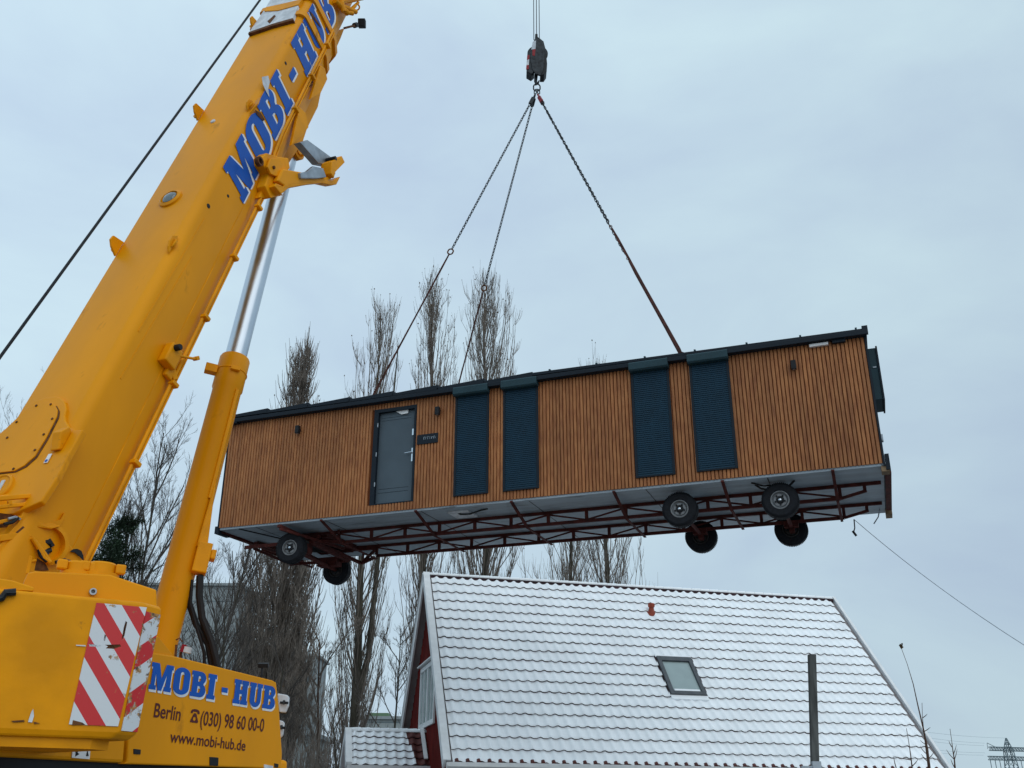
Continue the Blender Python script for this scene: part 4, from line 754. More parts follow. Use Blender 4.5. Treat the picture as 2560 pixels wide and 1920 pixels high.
# guide rope to the lower right
g0 = tw(12.95, 2.5, -.34); g1 = atY(2560, 1592, 14.5); g2 = g1+(g1-g0)*.35
b = MB(); pts = [g0+(g2-g0)*(i/12)+V((0, 0, -.18*4*(i/12)*(1-i/12))) for i in range(13)]; b.tube(pts, .006, 6); gr = b.build('guide_rope', 'galv', loc=g0); tag(gr, 'thin guide rope running from the trailer down to the right edge', 'rope')
b = MB(); p = g0+V((0.02, 0, -.05)); b.tube([g0, p+V((-.03, 0, -.12)), p+V((-.06, 0, -.2))], .012, 6); b.tube([p+V((-.08, 0, -.18)), p+V((-.02, 0, -.28))], .025, 6); b.build('rope_hook', 'black', gr, loc=g0)
# ================================================================== RED HOUSE
RZ, RL, RS, RP = 7.7855, 13.04, 6.72, .8828
az = 1.3311; hd = V((sin(az), cos(az), 0)); hn = V((cos(az), -sin(az), 0)); H0 = V((-2.4648, 27.3315, 0))
MH = Matrix(((hd.x, -hn.x, 0, H0.x), (hd.y, -hn.y, 0, H0.y), (0, 0, 1, 0), (0, 0, 0, 1)))
house = empty('red_house', None, 'red timber house with white trim and a steep snow covered tiled roof', 'house', mtx=MH)
MHi = MH.inverted()
def hp_(x, y, p0, n): return MHi @ onpl(x, y, MH @ V(p0), (MH.to_3x3() @ V(n)))
cR, sR = cos(RP), sin(RP)
def tiles(x0, x1, zr, S, pc, sign, rows, per, name, par, mats, wave=.028, step=.036, holes=(), y0=0, baresplit=None, nper=8):
    """tiled slope: ridge at (.., y0, zr), falls toward sign*y"""
    c_, s_ = cos(pc), sin(pc); nrm = V((0, sign*s_, c_)); dn = V((0, sign*c_, -s_)); b = MB(); rl = S/rows; nx = int((x1-x0)/per*nper)
    rnd = random.Random(5)
    for r in range(rows):
        vs = []; fs = []
        for i in range(nx+1):
            x = x0+(x1-x0)*i/nx; ph = (x/per) % 1
            wv = wave*(.5+.5*sin(2*pi*ph))**1.8*1.5
            jit = (random.Random(int(x/per+.001)*131+r*7+3).random()-.5)*.014
            P0 = V((x, y0, zr))+dn*(r*rl)+nrm*(wv+.0)
            P1 = V((x, y0, zr))+dn*((r+1)*rl+.02+jit*1.5)+nrm*(wv+step)
            P1b = P1+dn*(-.004)+nrm*(.010)                       # rounded snow lip
            P2 = V((x, y0, zr))+dn*((r+1)*rl+.012)+nrm*(wv+.0)
            vs += [P0, P1b-dn*.03, P1, P2]
        for i in range(nx):
            xm = x0+(x1-x0)*(i+.5)/nx; sm = (r+.5)*rl
            if any(hx0 < xm < hx1 and hs0 < sm < hs1 for hx0, hx1, hs0, hs1 in holes): continue
            a = i*4; c = a+4
            for k in range(3):
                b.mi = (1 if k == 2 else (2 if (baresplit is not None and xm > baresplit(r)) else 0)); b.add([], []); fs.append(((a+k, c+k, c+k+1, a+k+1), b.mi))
        o = len(b.v); b.v += [tuple(p) for p in vs]
        for f, mi in fs: b.f.append(tuple(q+o for q in f)); b.m.append(mi)
    return b.build(name, mats, par, smooth=False, fix=False)
SX0, SX1, SS0, SS1 = 6.12, 7.17, 3.07, 4.47
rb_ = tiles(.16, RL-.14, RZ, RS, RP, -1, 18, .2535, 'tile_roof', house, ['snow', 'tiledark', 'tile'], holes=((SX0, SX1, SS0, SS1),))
for p in rb_.data.polygons: p.use_smooth = False
b = MB(); b.hexa([(.0, -cR*RS*.995, RZ-sR*RS*.995-.12), (RL, -cR*RS*.995, RZ-sR*RS*.995-.12), (RL, 0, RZ-.14), (0, 0, RZ-.14), (.0, -cR*RS*.995, RZ-sR*RS*.995-.03), (RL, -cR*RS*.995, RZ-sR*RS*.995-.03), (RL, 0, RZ-.03), (0, 0, RZ-.03)])
b.hexa([(.0, 0, RZ-.14), (RL, 0, RZ-.14), (RL, cR*RS, RZ-sR*RS-.14), (0, cR*RS, RZ-sR*RS-.14), (.0, 0, RZ-.02), (RL, 0, RZ-.02), (RL, cR*RS, RZ-sR*RS-.02), (0, cR*RS, RZ-sR*RS-.02)])
b.build('roof_deck', 'soffit', house)
b = MB(); b.hexa([(.0, .02, RZ-.01), (RL, .02, RZ-.01), (RL, cR*RS, RZ-sR*RS-.01), (0, cR*RS, RZ-sR*RS-.01), (.0, .02, RZ+.04), (RL, .02, RZ+.04), (RL, cR*RS, RZ-sR*RS+.04), (0, cR*RS, RZ-sR*RS+.04)]); b.build('rear_slope', 'snow', house)
# bare red tile showing along the lowest edge
b = MB(); n = int((RL-.3)/.2535)
for k in range(n):
    b = MB(); x = .2+k*.2535; yb, zb2 = -cR*RS, RZ-sR*RS; b.lathe((x+.06, yb-.03, zb2+.01), (0, -1, -1.1), [(.055, -.06), (.06, .012), (.045, .02)], 10); b.build('eave_tile', 'tile', house)
None
# ridge tiles
b = MB(); n = 43; st = (RL-.1)/n; rr = random.Random(2)
for k in range(n):
    x = .06+k*st; vs = []
    for xx, r in ((x, .075), (x+st+.015, .088)):
        for q in range(9): a = radians(-15+210*q/8); vs.append((xx, cos(a)*r, RZ-.0+sin(a)*r*.9))
    b.mi = 1 if rr.random() < .25 else 0
    b.add(vs, [(q, q+1, q+10, q+9) for q in range(8)]); b.mi = 2; b.add([(x+st+.016, 0, RZ-.03)]+[(x+st+.016, cos(radians(-15+210*q/8))*.09, RZ+sin(radians(-15+210*q/8))*.08) for q in range(9)], [(0, q+1, q+2) for q in range(8)])
ridge = b.build('ridge_tiles', ['snow', 'snow', 'tile'], house, fix=False)
b = MB()
b.box((.08, -.115, RZ-.14), (RL-.06, -.085, RZ-.02)); b.build('ridge_gap', 'tiledark', ridge)
# verge boards
def verge(x, sign, name='verge_board', w_=.05, top=.075, bot=-.17, wd=.16):
    b = MB(); S = RS+.02; dn = V((0, sign*cR, -sR)); nr = V((0, sign*sR, cR)); o = V((x, 0, RZ))
    b.hexa([o+dn*a+nr*c+V((q, 0, 0)) for c in (bot, top) for a, q in ((-.0, 0), (S, 0), (S, w_), (-.0, w_))]); b.hexa([o+dn*a+nr*c+V((q, 0, 0)) for c in (top, top+.03) for a, q in ((-.0, -.02), (S, -.02), (S, wd), (-.0, wd))]); b.build(name, 'white', house)
verge(-.05, -1); verge(-.05, 1); verge(RL-.02, -1, wd=.06, w_=.03)
# walls
GX = .20; wy = cR*RS-.45; wz = RZ-.2
def gable(x, th, mt='redwood'):
    b = MB(); zt_ = wz-.02; sl_ = tan(RP)
    b.prism([(x, 0, zt_), (x, -wy, zt_-wy*sl_), (x, -wy, 0), (x, wy, 0), (x, wy, zt_-wy*sl_)], (th, 0, 0)); b.build('gable_wall', mt, house)
    b = MB(); k = -wy
    while k < wy: b.box((x-.018, k, .1), (x, k+.03, zt_-abs(k+.015)*sl_-.03)); k += .17
    b.build('batten', mt, house)
gable(GX, .2)
b = MB(); b.prism([(RL-.5, 0, wz-.02), (RL-.5, -wy, wz-.02-wy*tan(RP)), (RL-.5, -wy, 0), (RL-.5, wy, 0), (RL-.5, wy, wz-.02-wy*tan(RP))], (.2, 0, 0)); b.build('gable_wall', 'redwood', house)
b = MB(); b.box((GX+.2, -wy, 0), (RL-.5, -wy+.2, wz-.02-wy*tan(RP))); b.box((GX+.2, wy-.2, 0), (RL-.5, wy, wz-.02-wy*tan(RP))); b.build('side_wall', 'redwood', house)
b = MB(); yb, zb2 = -cR*RS, RZ-sR*RS
pr = [(yb-.02, zb2+.0), (yb-.03, zb2-.09), (yb-.10, zb2-.13), (yb-.16, zb2-.09), (yb-.17, zb2+.0), (yb-.155, zb2), (yb-.14, zb2-.08), (yb-.10, zb2-.11), (yb-.05, zb2-.08), (yb-.04, zb2)]
b.prism([(.02, y, z) for y, z in pr], (RL-.04, 0, 0)); b.box((.02, yb+.0, zb2-.25), (RL-.02, yb+.03, zb2-.02)); b.build('gutter', 'white', house)
# gable window
g1 = hp_(1061, 1680, (GX, 0, 0), (1, 0, 0)); g2 = hp_(1051, 1826, (GX, 0, 0), (1, 0, 0)); g3 = hp_(1088, 1829, (GX, 0, 0), (1, 0, 0))
ya, yb_ = -g3.y*-1, g2.y
y_lo, y_hi = min(g3.y, g2.y), max(g3.y, g2.y); z_hi, z_lo = g1.z+.1, g2.z
b = MB(); f_ = .12
b.box((GX-.07, y_lo, z_lo), (GX-.02, y_lo+f_, z_hi)); b.box((GX-.07, y_hi-f_, z_lo), (GX-.02, y_hi, z_hi)); b.box((GX-.07, y_lo+f_, z_hi-f_), (GX-.02, y_hi-f_, z_hi)); b.box((GX-.07, y_lo+f_, z_lo), (GX-.02, y_hi-f_, z_lo+f_))
ym = (y_lo+y_hi)/2
for q in (ym-.07, ): b.box((GX-.06, q, z_lo+f_), (GX-.02, q+.14, z_hi-f_))
b.box((GX-.06, (y_lo+ym)/2-.02, z_lo+f_), (GX-.03, (y_lo+ym)/2+.02, z_hi-f_)); b.box((GX-.06, (y_hi+ym)/2-.02, z_lo+f_), (GX-.03, (y_hi+ym)/2+.02, z_hi-f_))
wnd = b.build('window_frame', 'white', house); b = MB(); b.box((GX-.03, y_lo+f_, z_lo+f_), (GX-.021, y_hi-f_, z_hi-f_)); b.build('window_pane', 'skyglass', wnd)
b = MB(); b.hexa([(GX-.16, y_lo-.08, z_hi+.03), (GX, y_lo-.08, z_hi+.03), (GX, y_hi+.08, z_hi+.03), (GX-.16, y_hi+.08, z_hi+.03), (GX-.16, y_lo-.08, z_hi+.06), (GX, y_lo-.08, z_hi+.10), (GX, y_hi+.08, z_hi+.10), (GX-.16, y_hi+.08, z_hi+.06)]); b.build('window_hood', 'white', wnd)
# skylight
dn = V((0, -cR, -sR)); nr = V((0, -sR, cR)); X = V((1, 0, 0)); O = V((0, 0, RZ))
def sbox(x0, x1, s0, s1, h0, h1): return [O+X*x+dn*s+nr*h for h in (h0, h1) for x, s in ((x0, s0), (x1, s0), (x1, s1), (x0, s1))]
b = MB()
for q in ((SX0+.02, SX0+.13, SS0, SS1), (SX1-.13, SX1-.02, SS0, SS1), (SX0+.13, SX1-.13, SS0, SS0+.16), (SX0+.13, SX1-.13, SS1-.12, SS1)): b.hexa(sbox(*q, -.02, .115))
M['skyframe'] = mat('skylight_frame', (.085, .095, .105), .45, var=.15, scale=6)
sk = b.build('skylight', 'skyframe', house, bevel=.008)
b = MB(); b.hexa(sbox(SX0+.13, SX1-.13, SS0+.16, SS1-.12, .05, .06)); b.build('skylight_pane', 'skyglass', sk)
b = MB(); b.hexa(sbox(SX0-.02, SX0+.02, SS0-.05, SS1+.05, -.02, .06)); b.build('flashing', 'tiledark', sk); b = MB(); b.hexa(sbox(SX1-.02, SX1+.03, SS0-.0, SS1+.05, -.02, .06)); b.build('flashing', 'tiledark', sk)
b = MB(); b.hexa(sbox(SX0+.17, SX1-.16, SS1-.21, SS1-.13, .058, .085)); b.build('snow_ledge', 'snow', sk); b = MB(); b.hexa(sbox(SX0+.01, SX1+.0, SS1, SS1+.14, -.0, .075)); b.build('snow_ledge', 'snow', sk); b = MB(); b.hexa(sbox(SX0+.0, SX1, SS0-.07, SS0, .0, .085)); b.build('snow_ledge', 'snow', sk)
b = MB(); c = O+X*6.57+dn*1.22; b.lathe(c+nr*.0, (0, -.1, 1), [(.12, -.05), (.105, .06), (.08, .12), (.07, .2), (.095, .21), (.10, .29), (.07, .32), (0.001, .325)], 18); b.hexa(sbox(6.44, 6.70, 1.12, 1.32, .0, .035)); M['terracotta'] = mat('terracotta', (.28, .06, .035), .6, var=.2, scale=10); b.build('roof_vent', 'terracotta', house, smooth='auto')
# porch in front of the gable
PZ = 3.52; PX0 = -1.93; pw = .95; pch = radians(43)
pS = pw/cos(pch); 
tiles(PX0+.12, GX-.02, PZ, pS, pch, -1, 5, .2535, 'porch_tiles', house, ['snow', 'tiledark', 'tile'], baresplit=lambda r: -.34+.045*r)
b = MB(); cp_, sp2 = cos(pch), sin(pch)
for sg_ in (-1, 1): b.hexa([(PX0, 0, PZ-.12), (GX, 0, PZ-.12), (GX, sg_*pw, PZ-.12-pw*tan(pch)), (PX0, sg_*pw, PZ-.12-pw*tan(pch)), (PX0, 0, PZ-.03), (GX, 0, PZ-.03), (GX, sg_*pw, PZ-.03-pw*tan(pch)), (PX0, sg_*pw, PZ-.03-pw*tan(pch))])
b.hexa([(PX0, .01, PZ), (GX, .01, PZ), (GX, pw, PZ-pw*tan(pch)), (PX0, pw, PZ-pw*tan(pch)), (PX0, .01, PZ+.05), (GX, .01, PZ+.05), (GX, pw, PZ+.05-pw*tan(pch)), (PX0, pw, PZ+.05-pw*tan(pch))]); b.build('porch_roof_deck', 'soffit', house)
b = MB()
for sg_ in (-1, 1):
    dn2 = V((0, sg_*cp_, -sp2)); nr2 = V((0, sg_*sp2, cp_)); o = V((PX0-.03, 0, PZ)); b.hexa([o+dn2*a+nr2*c+V((q, 0, 0)) for c in (-.13, .10) for a, q in ((0, 0), (pS, 0), (pS, .16), (0, .16))])
b.build('porch_verge', 'white', house)
b = MB()
for k in range(9):
    x = PX0+.12+k*.25; vs = []
    for xx, r in ((x, .075), (x+.26, .09)):
        for q in range(9): a = radians(-15+210*q/8); vs.append((xx, cos(a)*r, PZ+.01+sin(a)*r*.9))
    b.mi = 1 if k > 7 else 0; b.add(vs, [(q, q+1, q+10, q+9) for q in range(8)])
b.build('porch_ridge', ['snow', 'tile'], house, fix=False)
b = MB(); ye, ze = -pw, PZ-pw*tan(pch); b.prism([(PX0, ye-.02, ze+.0), (PX0, ye-.03, ze-.09), (PX0, ye-.12, ze-.09), (PX0, ye-.14, ze)], (GX-PX0, 0, 0)); b.build('porch_gutter', 'white', house)
b = MB(); b.box((PX0+.2, -pw+.12, 0), (GX, -pw+.2, ze)); b.prism([(PX0+.25, -pw+.12, 0), (PX0+.25, pw-.12, 0), (PX0+.25, pw-.12, ze), (PX0+.25, 0, PZ-.12), (PX0+.25, -pw+.12, ze)], (.06, 0, 0)); b.build('porch_wall', 'redwood', house)
b = MB(); b.bar((GX-.12, -.06, PZ+.10), (GX-.12, -pw*1.02, ze+.18), .03, .10, up=V((1, 0, 0))); b.build('porch_flashing', 'white', house)
# ================================================================== POST, SAPLINGS
p0 = atY(2029.5, 1637, 12); p1 = atY(2037.5, 1920, 12); pg = p1+(p1-p0)*((p1.z)/(p0.z-p1.z))
b = MB(); b.bar(p0, pg, .085, .085, up=V((0, 1, 0))); po = b.build('post', 'postwood', loc=pg, bevel=.006); tag(po, 'slim weathered grey post standing upright in front of the snowy roof', 'post')
b = MB(); q = atY(2037, 1915, 11.95); b.box((-.16, -.02, -.02), (.06, .02, .0), V((1, 0, 0)), V((0, 1, 0)), V((0, 0, 1)), q); b.box((-.03, -.03, -.12), (.07, .03, .05), V((1, 0, 0)), V((0, 1, 0)), V((0, 0, 1)), q); b.build('post_fitting', 'galv', po, loc=pg)
def sapling(pts, Y, label, tw_, r=.014, tip=None):
    P = [atY(x, y, Y) for x, y in pts]; base = P[-1]+(P[-1]-P[-2])*0; g0_ = V((base.x+.03, base.y, 0)); P.append(g0_)
    s = empty('sapling', g0_, label, 'sapling', 'bare shoots by the right end of the roof')
    b = MB(); n = len(P); b.tube(P, [max(.003, r*(i+.4)/n) for i in range(n)], 6); b.build('stem', 'bark2', s)
    b = MB()
    for (x0, y0, x1, y1) in tw_: b.tube([atY(x0, y0, Y), atY((x0+x1)/2+(x1-x0)*.1, (y0+y1)/2, Y), atY(x1, y1, Y)], [.006, .005, .002], 4)
    if tip:
        for k in range(5): a = k*1.3; c = atY(*tip, Y); b.tube([c, c+V((cos(a)*.02, sin(a)*.02, .02+.01*k))], [.006, .010], 5)
    b.build('twigs', 'leaf' if tip else 'bark2', s)
sapling(((2254, 1622), (2268, 1660), (2283, 1710), (2295, 1765), (2308, 1820), (2318, 1870), (2324, 1920)), 12, 'tallest bare shoot, curved, with a pale tuft at its tip', [(2254, 1622, 2250, 1617)], .016, (2254, 1621))
sapling(((2305, 1757), (2306, 1790), (2309, 1825), (2315, 1870), (2322, 1925)), 12.3, 'bare shoot crossing close behind the tallest curved shoot', [(2306, 1795, 2318, 1785), (2308, 1830, 2326, 1818), (2312, 1860, 2300, 1850), (2316, 1885, 2300, 1865), (2318, 1900, 2335, 1880), (2320, 1905, 2303, 1885)])
sapling(((2266, 1821), (2271, 1850), (2277, 1890), (2281, 1925)), 11.5, 'short straight shoot in front of the roof, leftmost of the shoots', [(2278, 1900, 2232, 1890), (2242, 1925, 2234, 1892), (2281, 1915, 2295, 1898)], .012)
sapling(((2375, 1822), (2379, 1850), (2382, 1875), (2386, 1900), (2388, 1925)), 12.6, 'forked bare shoot beyond the lower right corner of the roof', [(2380, 1868, 2372, 1852), (2384, 1885, 2391, 1862), (2386, 1900, 2393, 1872), (2385, 1898, 2366, 1874), (2387, 1920, 2377, 1898)], .014)
# ================================================================== TREES
def addt(b, pts, r0_, r1_, n=3):
    k = len(pts); b.tube(pts, [r0_+(r1_-r0_)*i/(k-1) for i in range(k)], n, cap=False)
def poplar(base, h, wd, seed, label, nb=150, dens=8, leafy=0, fork=None, twr=.012, fp=1.0, tpr=.55):
    R = random.Random(seed); t = empty('poplar_tree', base, label, 'tree', 'bare poplars behind the houses')
    lean = V((R.uniform(-.02, .02), R.uniform(-.02, .02), 1))
    def tp(z): return base+V((lean.x*z+.12*sin(z*.35+seed), lean.y*z, z))
    b = MB(); b.tube([tp(h*.97*i/16) for i in range(17)], [max(.015, .26*(h/26)*(1-i/16.5)**1.0) for i in range(17)], 9, cap=False)
    if fork: b.tube([tp(h*fork), tp(h*fork)+V((.5, 0, h*.08)), tp(h*.9)+V((1.1, 0, 0))], [.2, .16, .03], 8, cap=False)
    b.build('trunk', 'bark', t, smooth=True, fix=False)
    b = MB(); lv = MB()
    for i in range(nb):
        f = R.random()**fp; z0 = h*(.05+.86*f); az_ = R.random()*2*pi; o = V((cos(az_), sin(az_), 0))
        prof = wd*.5*min(1.0, 1.25*(1-f)**tpr+.03)*(.75+.25*min(1, f*4))
        ln = min(h*.26*(.55+.6*R.random()), (h-z0)*R.uniform(.75, 1.0)); rad = prof*R.uniform(.45, 1.05)
        pts = []; p = tp(z0)
        for s in range(6):
            q = s/5; pts.append(p+o*(rad*(1-(1-q)**2.0))+V((R.uniform(-.07, .07), R.uniform(-.07, .07), ln*q)))
        r_ = .035*(1-f*.5)*(h/26); addt(b, pts, r_, .007, 4)
        for j in range(int(dens*(1.25-.75*f)+.5)):
            q = R.uniform(.12, 1); k = min(4, int(q*5)); pp_ = pts[k].lerp(pts[k+1], q*5-k if k < 4 else .5)
            a2 = R.random()*2*pi; o2 = (V((cos(a2), sin(a2), 0))*.75+o*.5); l2 = R.uniform(.5, 1.5)*(wd/4.5)**.5
            e1 = pp_+o2*l2*.28+V((0, 0, l2*.5)); e2 = e1+o2*l2*.10+V((R.uniform(-.05, .05), R.uniform(-.05, .05), l2*.6))
            addt(b, [pp_, e1, e2], twr, twr*.35, 3)
            for _ in range(2):
                a3 = R.random()*2*pi; m_ = pp_.lerp(e1, R.random()); addt(b, [m_, m_+V((cos(a3)*.14, sin(a3)*.14, .32)), m_+V((cos(a3)*.2, sin(a3)*.2, .7))], twr*.7, twr*.3, 3)
            if R.random() < leafy*(.25+f*1.3 if f > .5 else .18):
                c = e2; s_ = R.uniform(.02, .055); a3 = R.random()*6; lv.add([c+V((cos(a3)*s_, sin(a3)*s_, 0)), c+V((0, 0, s_*1.4)), c-V((cos(a3)*s_, sin(a3)*s_, 0)), c-V((0, 0, s_))], [(0, 1, 2, 3)])
    b.build('crown', 'twig', t, fix=False)
    if lv.f: lv.build('withered_leaves', 'leaf', t, fix=False)
    return t
def ppl(xt, yt, Y, wd, seed, label, **k):
    top = atY(xt, yt, Y); return poplar(V((top.x, Y, 0)), top.z, wd, seed, label, **k)
ppl(768, 866, 46, 4.4, 11, 'broad dense bare poplar, leftmost of the row, its dark lower part below the trailer', nb=640, dens=8, leafy=.15, twr=.019, fp=2.7, tpr=.95)
ppl(953, 752, 50, 3.9, 12, 'bare poplar seen over the front door, leaning top behind the left strap', nb=165, dens=7, leafy=.25, fork=.22, fp=1.1)
ppl(1098, 692, 50, 3.7, 13, 'bare poplar with dark leaves left at its top, between the two left straps', nb=155, dens=7, leafy=.5)
ppl(1235, 694, 50, 4.9, 14, 'tallest and fullest bare poplar, right of the second strap', nb=235, dens=7, leafy=.25)
ppl(1403, 990, 50, 4.6, 15, 'bare poplar seen only below the trailer, left of the last one over the ridge', nb=110, dens=6, leafy=.2)
ppl(1498, 916, 51, 5.8, 16, 'rightmost bare poplar, tip just above the cabin roof and crown over the ridge', nb=220, dens=7, leafy=.25, fp=2.2, tpr=1.0)
def bare_tree(base, h, seed, label, spread=.35, trunk=.16, mt='twig2', group='bare trees behind the crane', lv=5, nb=16, bark='bark', fr=.2):
    R = random.Random(seed); t = empty('bare_tree', base, label, 'tree', group); tr = MB(); cr = MB()
    def grow(p, d, ln, r, lvl):
        pts = [p]; q = p; dd = d.copy(); ns = 4
        for i in range(ns):
            dd = (dd+V((R.uniform(-.10, .10), R.uniform(-.10, .10), .05))).normalized(); q = q+dd*ln/ns; pts.append(q)
        addt(tr if lvl == 0 else cr, pts, r, r*.55 if lvl else r*.25, (8, 5, 4, 3, 3, 3)[min(lvl, 5)])
        if lvl >= lv-1 or r < .004: return
        n = nb if lvl == 0 else (8 if lvl == 1 else 5)
        for j in range(n):
            f = (fr+(1-fr)*(j+R.random())/n) if lvl == 0 else R.uniform(.25, 1); k = min(ns-1, int(f*ns)); s_ = pts[k].lerp(pts[k+1], f*ns-k)
            a = R.random()*2*pi; side = V((cos(a), sin(a), 0)); side = (side-dd*side.dot(dd)).normalized()
            nd = (dd*(1.0)+side*R.uniform(.45, .85)*(1 if lvl else spread*2.2)).normalized(); nd = (nd+V((0, 0, .15))).normalized()
            grow(s_, nd, ln*R.uniform(.30, .50)*(1-.55*f if lvl == 0 else 1), max(.0045, r*(.42-.1*f)), lvl+1)
    grow(base, V((0, 0, 1)), h*.80, trunk, 0)
    tr.build('trunk', bark, t, smooth=True, fix=False); cr.build('crown', mt, t, fix=False); return t
def bt_(xt, yt, Y, seed, label, **k): top = atY(xt, yt, Y); return bare_tree(V((top.x, Y, 0)), top.z, seed, label, **k)
bt_(455, 985, 33, 21, 'tall bare tree filling the gap between boom and lift cylinder', nb=20, lv=5, trunk=.10)
bt_(365, 1150, 32, 22, 'lower bare tree leaning out beside the conifer, left of the tall one', nb=16, trunk=.08)
bt_(560, 1120, 34, 23, 'bare tree between the lift cylinder and the left end of the cabin', nb=14, trunk=.08)
bt_(590, 1330, 30, 24, 'bushy bare tree in front of the grey block, low behind the hoses', nb=16, trunk=.07, spread=.5, lv=4)
bt_(500, 1440, 28, 33, 'small bare tree with fine twigs right behind the hoses', nb=12, trunk=.05, spread=.5, lv=4)
bt_(40, 905, 36, 25, 'bare tree top showing left of the boom near the picture edge', nb=14, trunk=.08)
bt_(5, 965, 38, 34, 'second bare tree top cut by the left picture edge', nb=14, trunk=.08)
bt_(826, 1480, 30, 26, 'slim bare tree with orange brown stem right of the dense poplar', nb=15, trunk=.075, bark='bark2', mt='twig', spread=.6)
bt_(988, 1440, 40, 27, 'bare tree with arching branches just left of the red gable', nb=15, trunk=.07, spread=.75)
bt_(745, 1640, 24, 28, 'low bare tree beside the mirrors of the crane', nb=13, trunk=.05, spread=.6, lv=4)
bt_(700, 1560, 27, 29, 'bare tree whose twigs fan out over the end of the yellow cover', nb=12, trunk=.06, spread=.6, lv=4)
bt_(870, 1700, 33, 30, 'low bare tree right above the porch ridge', nb=12, trunk=.06, spread=.6, lv=4)
bt_(640, 1420, 38, 31, 'bare tree with upright twigs between the grey block and the dense poplar', nb=14, trunk=.08, spread=.4, lv=4)
def brush(x0, x1, ytop, Y, seed, label):
    R = random.Random(seed); a = atY(x0, ytop, Y); c = atY(x1, ytop, Y); base = V(((a.x+c.x)/2, Y, 0)); t = empty('bush', base, label, 'bush', 'leafless bushes along the boundary')
    b = MB(); h = a.z
    for i in range(150):
        x = R.uniform(a.x, c.x); p = V((x, Y+R.uniform(-.6, .6), 0)); hh = h*R.uniform(.6, 1.05); d = V((R.uniform(-.25, .25), R.uniform(-.2, .2), 1)); pts = [p, p+d*hh*.5, p+d*hh*.8+V((R.uniform(-.2, .2), 0, hh*.2))]
        addt(b, pts, .014, .004, 3)
        for j in range(7): f = R.uniform(.3, 1); q = p+d*hh*f*.8; aa = R.random()*6.28; l_ = R.uniform(.3, .8); addt(b, [q, q+V((cos(aa)*.3, sin(aa)*.3, .35))*l_, q+V((cos(aa)*.45, sin(aa)*.45, .8))*l_], .006, .002, 3)
    b.build('twigs', 'twig', t, fix=False)
brush(700, 800, 1800, 22, 41, 'dense leafless bush right of the yellow cover edge'); brush(795, 880, 1790, 29, 42, 'leafless bush left of the porch roof')
# conifer
def conifer(xt, yt, Y, seed, label):
    R = random.Random(seed); top = atY(xt, yt, Y); base = V((top.x, Y, 0)); h = top.z; t = empty('pine_tree', base, label, 'tree')
    b = MB(); b.tube([base+V((.1*sin(i), 0, h*.98*i/8)) for i in range(9)], [.16*(1-i/8.6) for i in range(9)], 8, cap=False); b.build('trunk', 'bark', t, smooth=True, fix=False)
    lim = MB(); nd = MB()
    for i in range(46):
        f = R.random()**.8; z = h*(.35+.63*f); a = R.random()*2*pi; l_ = (h*(1.0-f)*.23+.35)*R.uniform(.6, 1.2); o = V((cos(a), sin(a), R.uniform(.05, .5))); p = base+V((0, 0, z)); q = p+o*l_; lim.tube([p, q], [.03, .012], 4)
        for j in range(7):
            c = p.lerp(q, R.uniform(.35, 1.08))+V((R.gauss(0, .14), R.gauss(0, .14), R.gauss(0, .08)))
            for k in range(34):
                d = V((R.gauss(0, 1), R.gauss(0, 1), R.gauss(.5, .9))).normalized(); s = d.cross(V((.3, .2, 1))).normalized()*.014; l2 = R.uniform(.10, .2); g_ = c+V((R.gauss(0, .09), R.gauss(0, .09), R.gauss(0, .06)))
                nd.add([g_-s, g_+s, g_+d*l2], [(0, 1, 2)])
    lim.build('limbs', 'bark', t, fix=False); nd.build('crown', 'needle', t, fix=False)
conifer(300, 1282, 26, 51, 'dark green conifer between the boom foot and the lift cylinder')
conifer(262, 1395, 24, 52, 'shorter dark green conifer low behind the tank caps')
# ================================================================== FAR BUILDINGS
def bld(name, label, x0, x1, yt, Y, depth, m, wins=None, roof=None):
    a = atY(x0, yt, Y); c = atY(x1, yt, Y); base = V(((a.x+c.x)/2, Y, 0)); o = empty(name, base, label, 'building')
    h = a.z
    b = MB(); b.box((a.x, Y, 0), (c.x, Y+depth, h)); wl = b.build('wall', m, o)
    b = MB(); b.box((a.x-.3, Y-.3, h), (c.x+.3, Y+depth+.3, h+.25)); b.build('roof', roof or 'concrete', o)
    if wins:
        cols, rows, ww, wh = wins
        for i in range(cols):
            for j in range(rows):
                x = a.x+(c.x-a.x)*(i+.5)/cols; z = h-2.0-j*2.9
                if z < 1.5: continue
                b = MB(); b.box((x-ww/2, Y-.05, z-wh/2), (x+ww/2, Y-.01, z+wh/2)); b.build('window', 'glass', o)
    b = MB(); z = 2.9
    while z < h: b.box((a.x+.02, Y-.03, z), (c.x-.02, Y-.001, z+.06)); z += 2.9
    b.build('panel_joint', 'farsteel', wl)
    return o
bld('apartment_block', 'plain grey slab block behind the hoses and bare trees', 330, 600, 1464, 95, 7, 'concrete')
bld('apartment_block', 'tall narrow grey block half hidden behind the dense poplar', 738, 790, 1640, 110, 7, 'concrete', wins=(3, 9, .9, 1.1))
bld('apartment_block', 'pale lower block beside the plain grey slab', 600, 680, 1640, 120, 7, 'concrete2')
hl = bld('flat_hall', 'low flat grey hall with a green roof box above the porch', 905, 1010, 1798, 90, 15, 'concrete2')
b = MB(); a = atY(922, 1782, 92); b.box((a.x, 92, a.z-2.2), (a.x+1.8, 94, a.z)); M['greenbox'] = mat('green_cladding', (.12, .2, .12), .7); b.build('roof_box', 'greenbox', hl)
bld('house_block', 'pale house wall low among the twigs right of the yellow cover', 700, 768, 1838, 60, 8, 'concrete2')
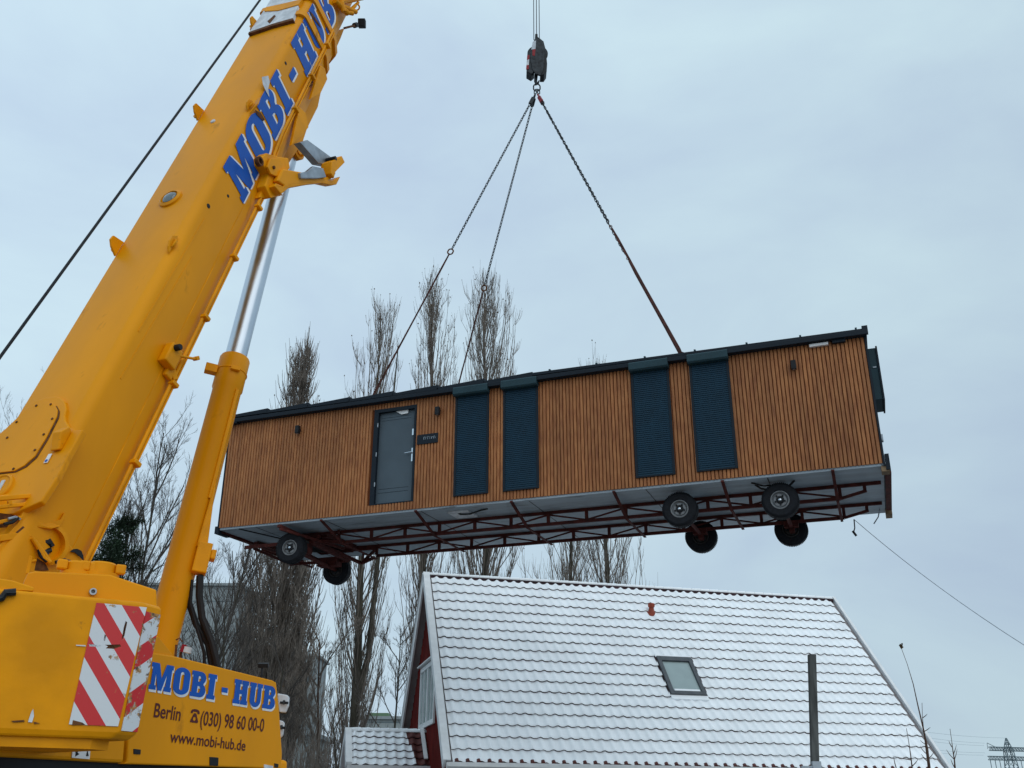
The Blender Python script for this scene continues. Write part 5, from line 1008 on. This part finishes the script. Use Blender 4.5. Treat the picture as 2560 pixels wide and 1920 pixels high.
# ================================================================== PYLON
PY = 500; pc = atY(2515, 1845, PY); base = V((pc.x, PY, 0)); py = empty('power_pylon', base, 'grey lattice power pylon far off in the lower right corner', 'pylon')
topz = pc.z
def lattice(b, p, q, w0, w1, n, r=.16, X=V((1, 0, 0)), Y=V((0, 1, 0))):
    c = [(-1, -1), (1, -1), (1, 1), (-1, 1)]
    def cn(i, k): f = i/n; w_ = w0+(w1-w0)*f; return p.lerp(q, f)+X*c[k][0]*w_/2+Y*c[k][1]*w_/2
    for k in range(4): b.tube([cn(0, k), cn(n, k)], r, 4)
    for i in range(n):
        for k in range(4): b.tube([cn(i, k), cn(i+1, (k+1) % 4)], r*.6, 3); b.tube([cn(i+1, k), cn(i, (k+1) % 4)], r*.6, 3)
zA = atY(2515, 1875, PY).z; zB = atY(2515, 1895, PY).z; HW = 17
b = MB(); lattice(b, V((base.x, PY, 0)), V((base.x, PY, zA)), 8, 3.2, 8, .22); lattice(b, V((base.x, PY, zA)), V((base.x, PY, topz)), 3.2, .3, 3, .2); b.build('tower', 'farsteel', py)
for z, hw in ((zA+.4, 11.0), (zB-.2, 12.5)):
    b = MB(); Xd = V((.96, .28, 0)); lattice(b, V((base.x, PY, z))-Xd*hw, V((base.x, PY, z))+Xd*hw, 1.6, 1.6, 14, .2, V((0, 1, 0)), V((0, 0, 1))); b.build('cross_arm', 'farsteel', py)
    for q in (-11.8, -9, -6.3, 6.3, 9):
        if z < zA: b = MB(); c = V((base.x, PY, z-.8))+Xd*q; b.tube([c, c-V((0, 0, 4.2))], .18, 5); b.build('insulator', 'farsteel', py)
b = MB(); b.tube([V((base.x-9.8, PY, zA+3.2)), V((base.x-5, PY, zA+.8))], .2, 4); b.tube([V((base.x-9.8, PY, zA+3.2)), V((base.x-10, PY, zA+.4))], .12, 4); b.build('arm_strut', 'farsteel', py)
for k, (xa, ya, xb, yb2) in enumerate(((2150, 1805, 2515, 1845), (2150, 1812, 2462, 1858), (2150, 1822, 2460, 1864), (2150, 1845, 2462, 1882), (2150, 1852, 2459, 1888))):
    b = MB(); p = atY(xa, ya, 360); q = atY(xb, yb2, PY); b.tube([p.lerp(q, i/8)-V((0, 0, 1.2*4*(i/8)*(1-i/8))) for i in range(9)], .045, 4); b.build('power_line', 'farwire', py)
for o in bpy.data.objects:
    if '_off' in o: del o['_off']
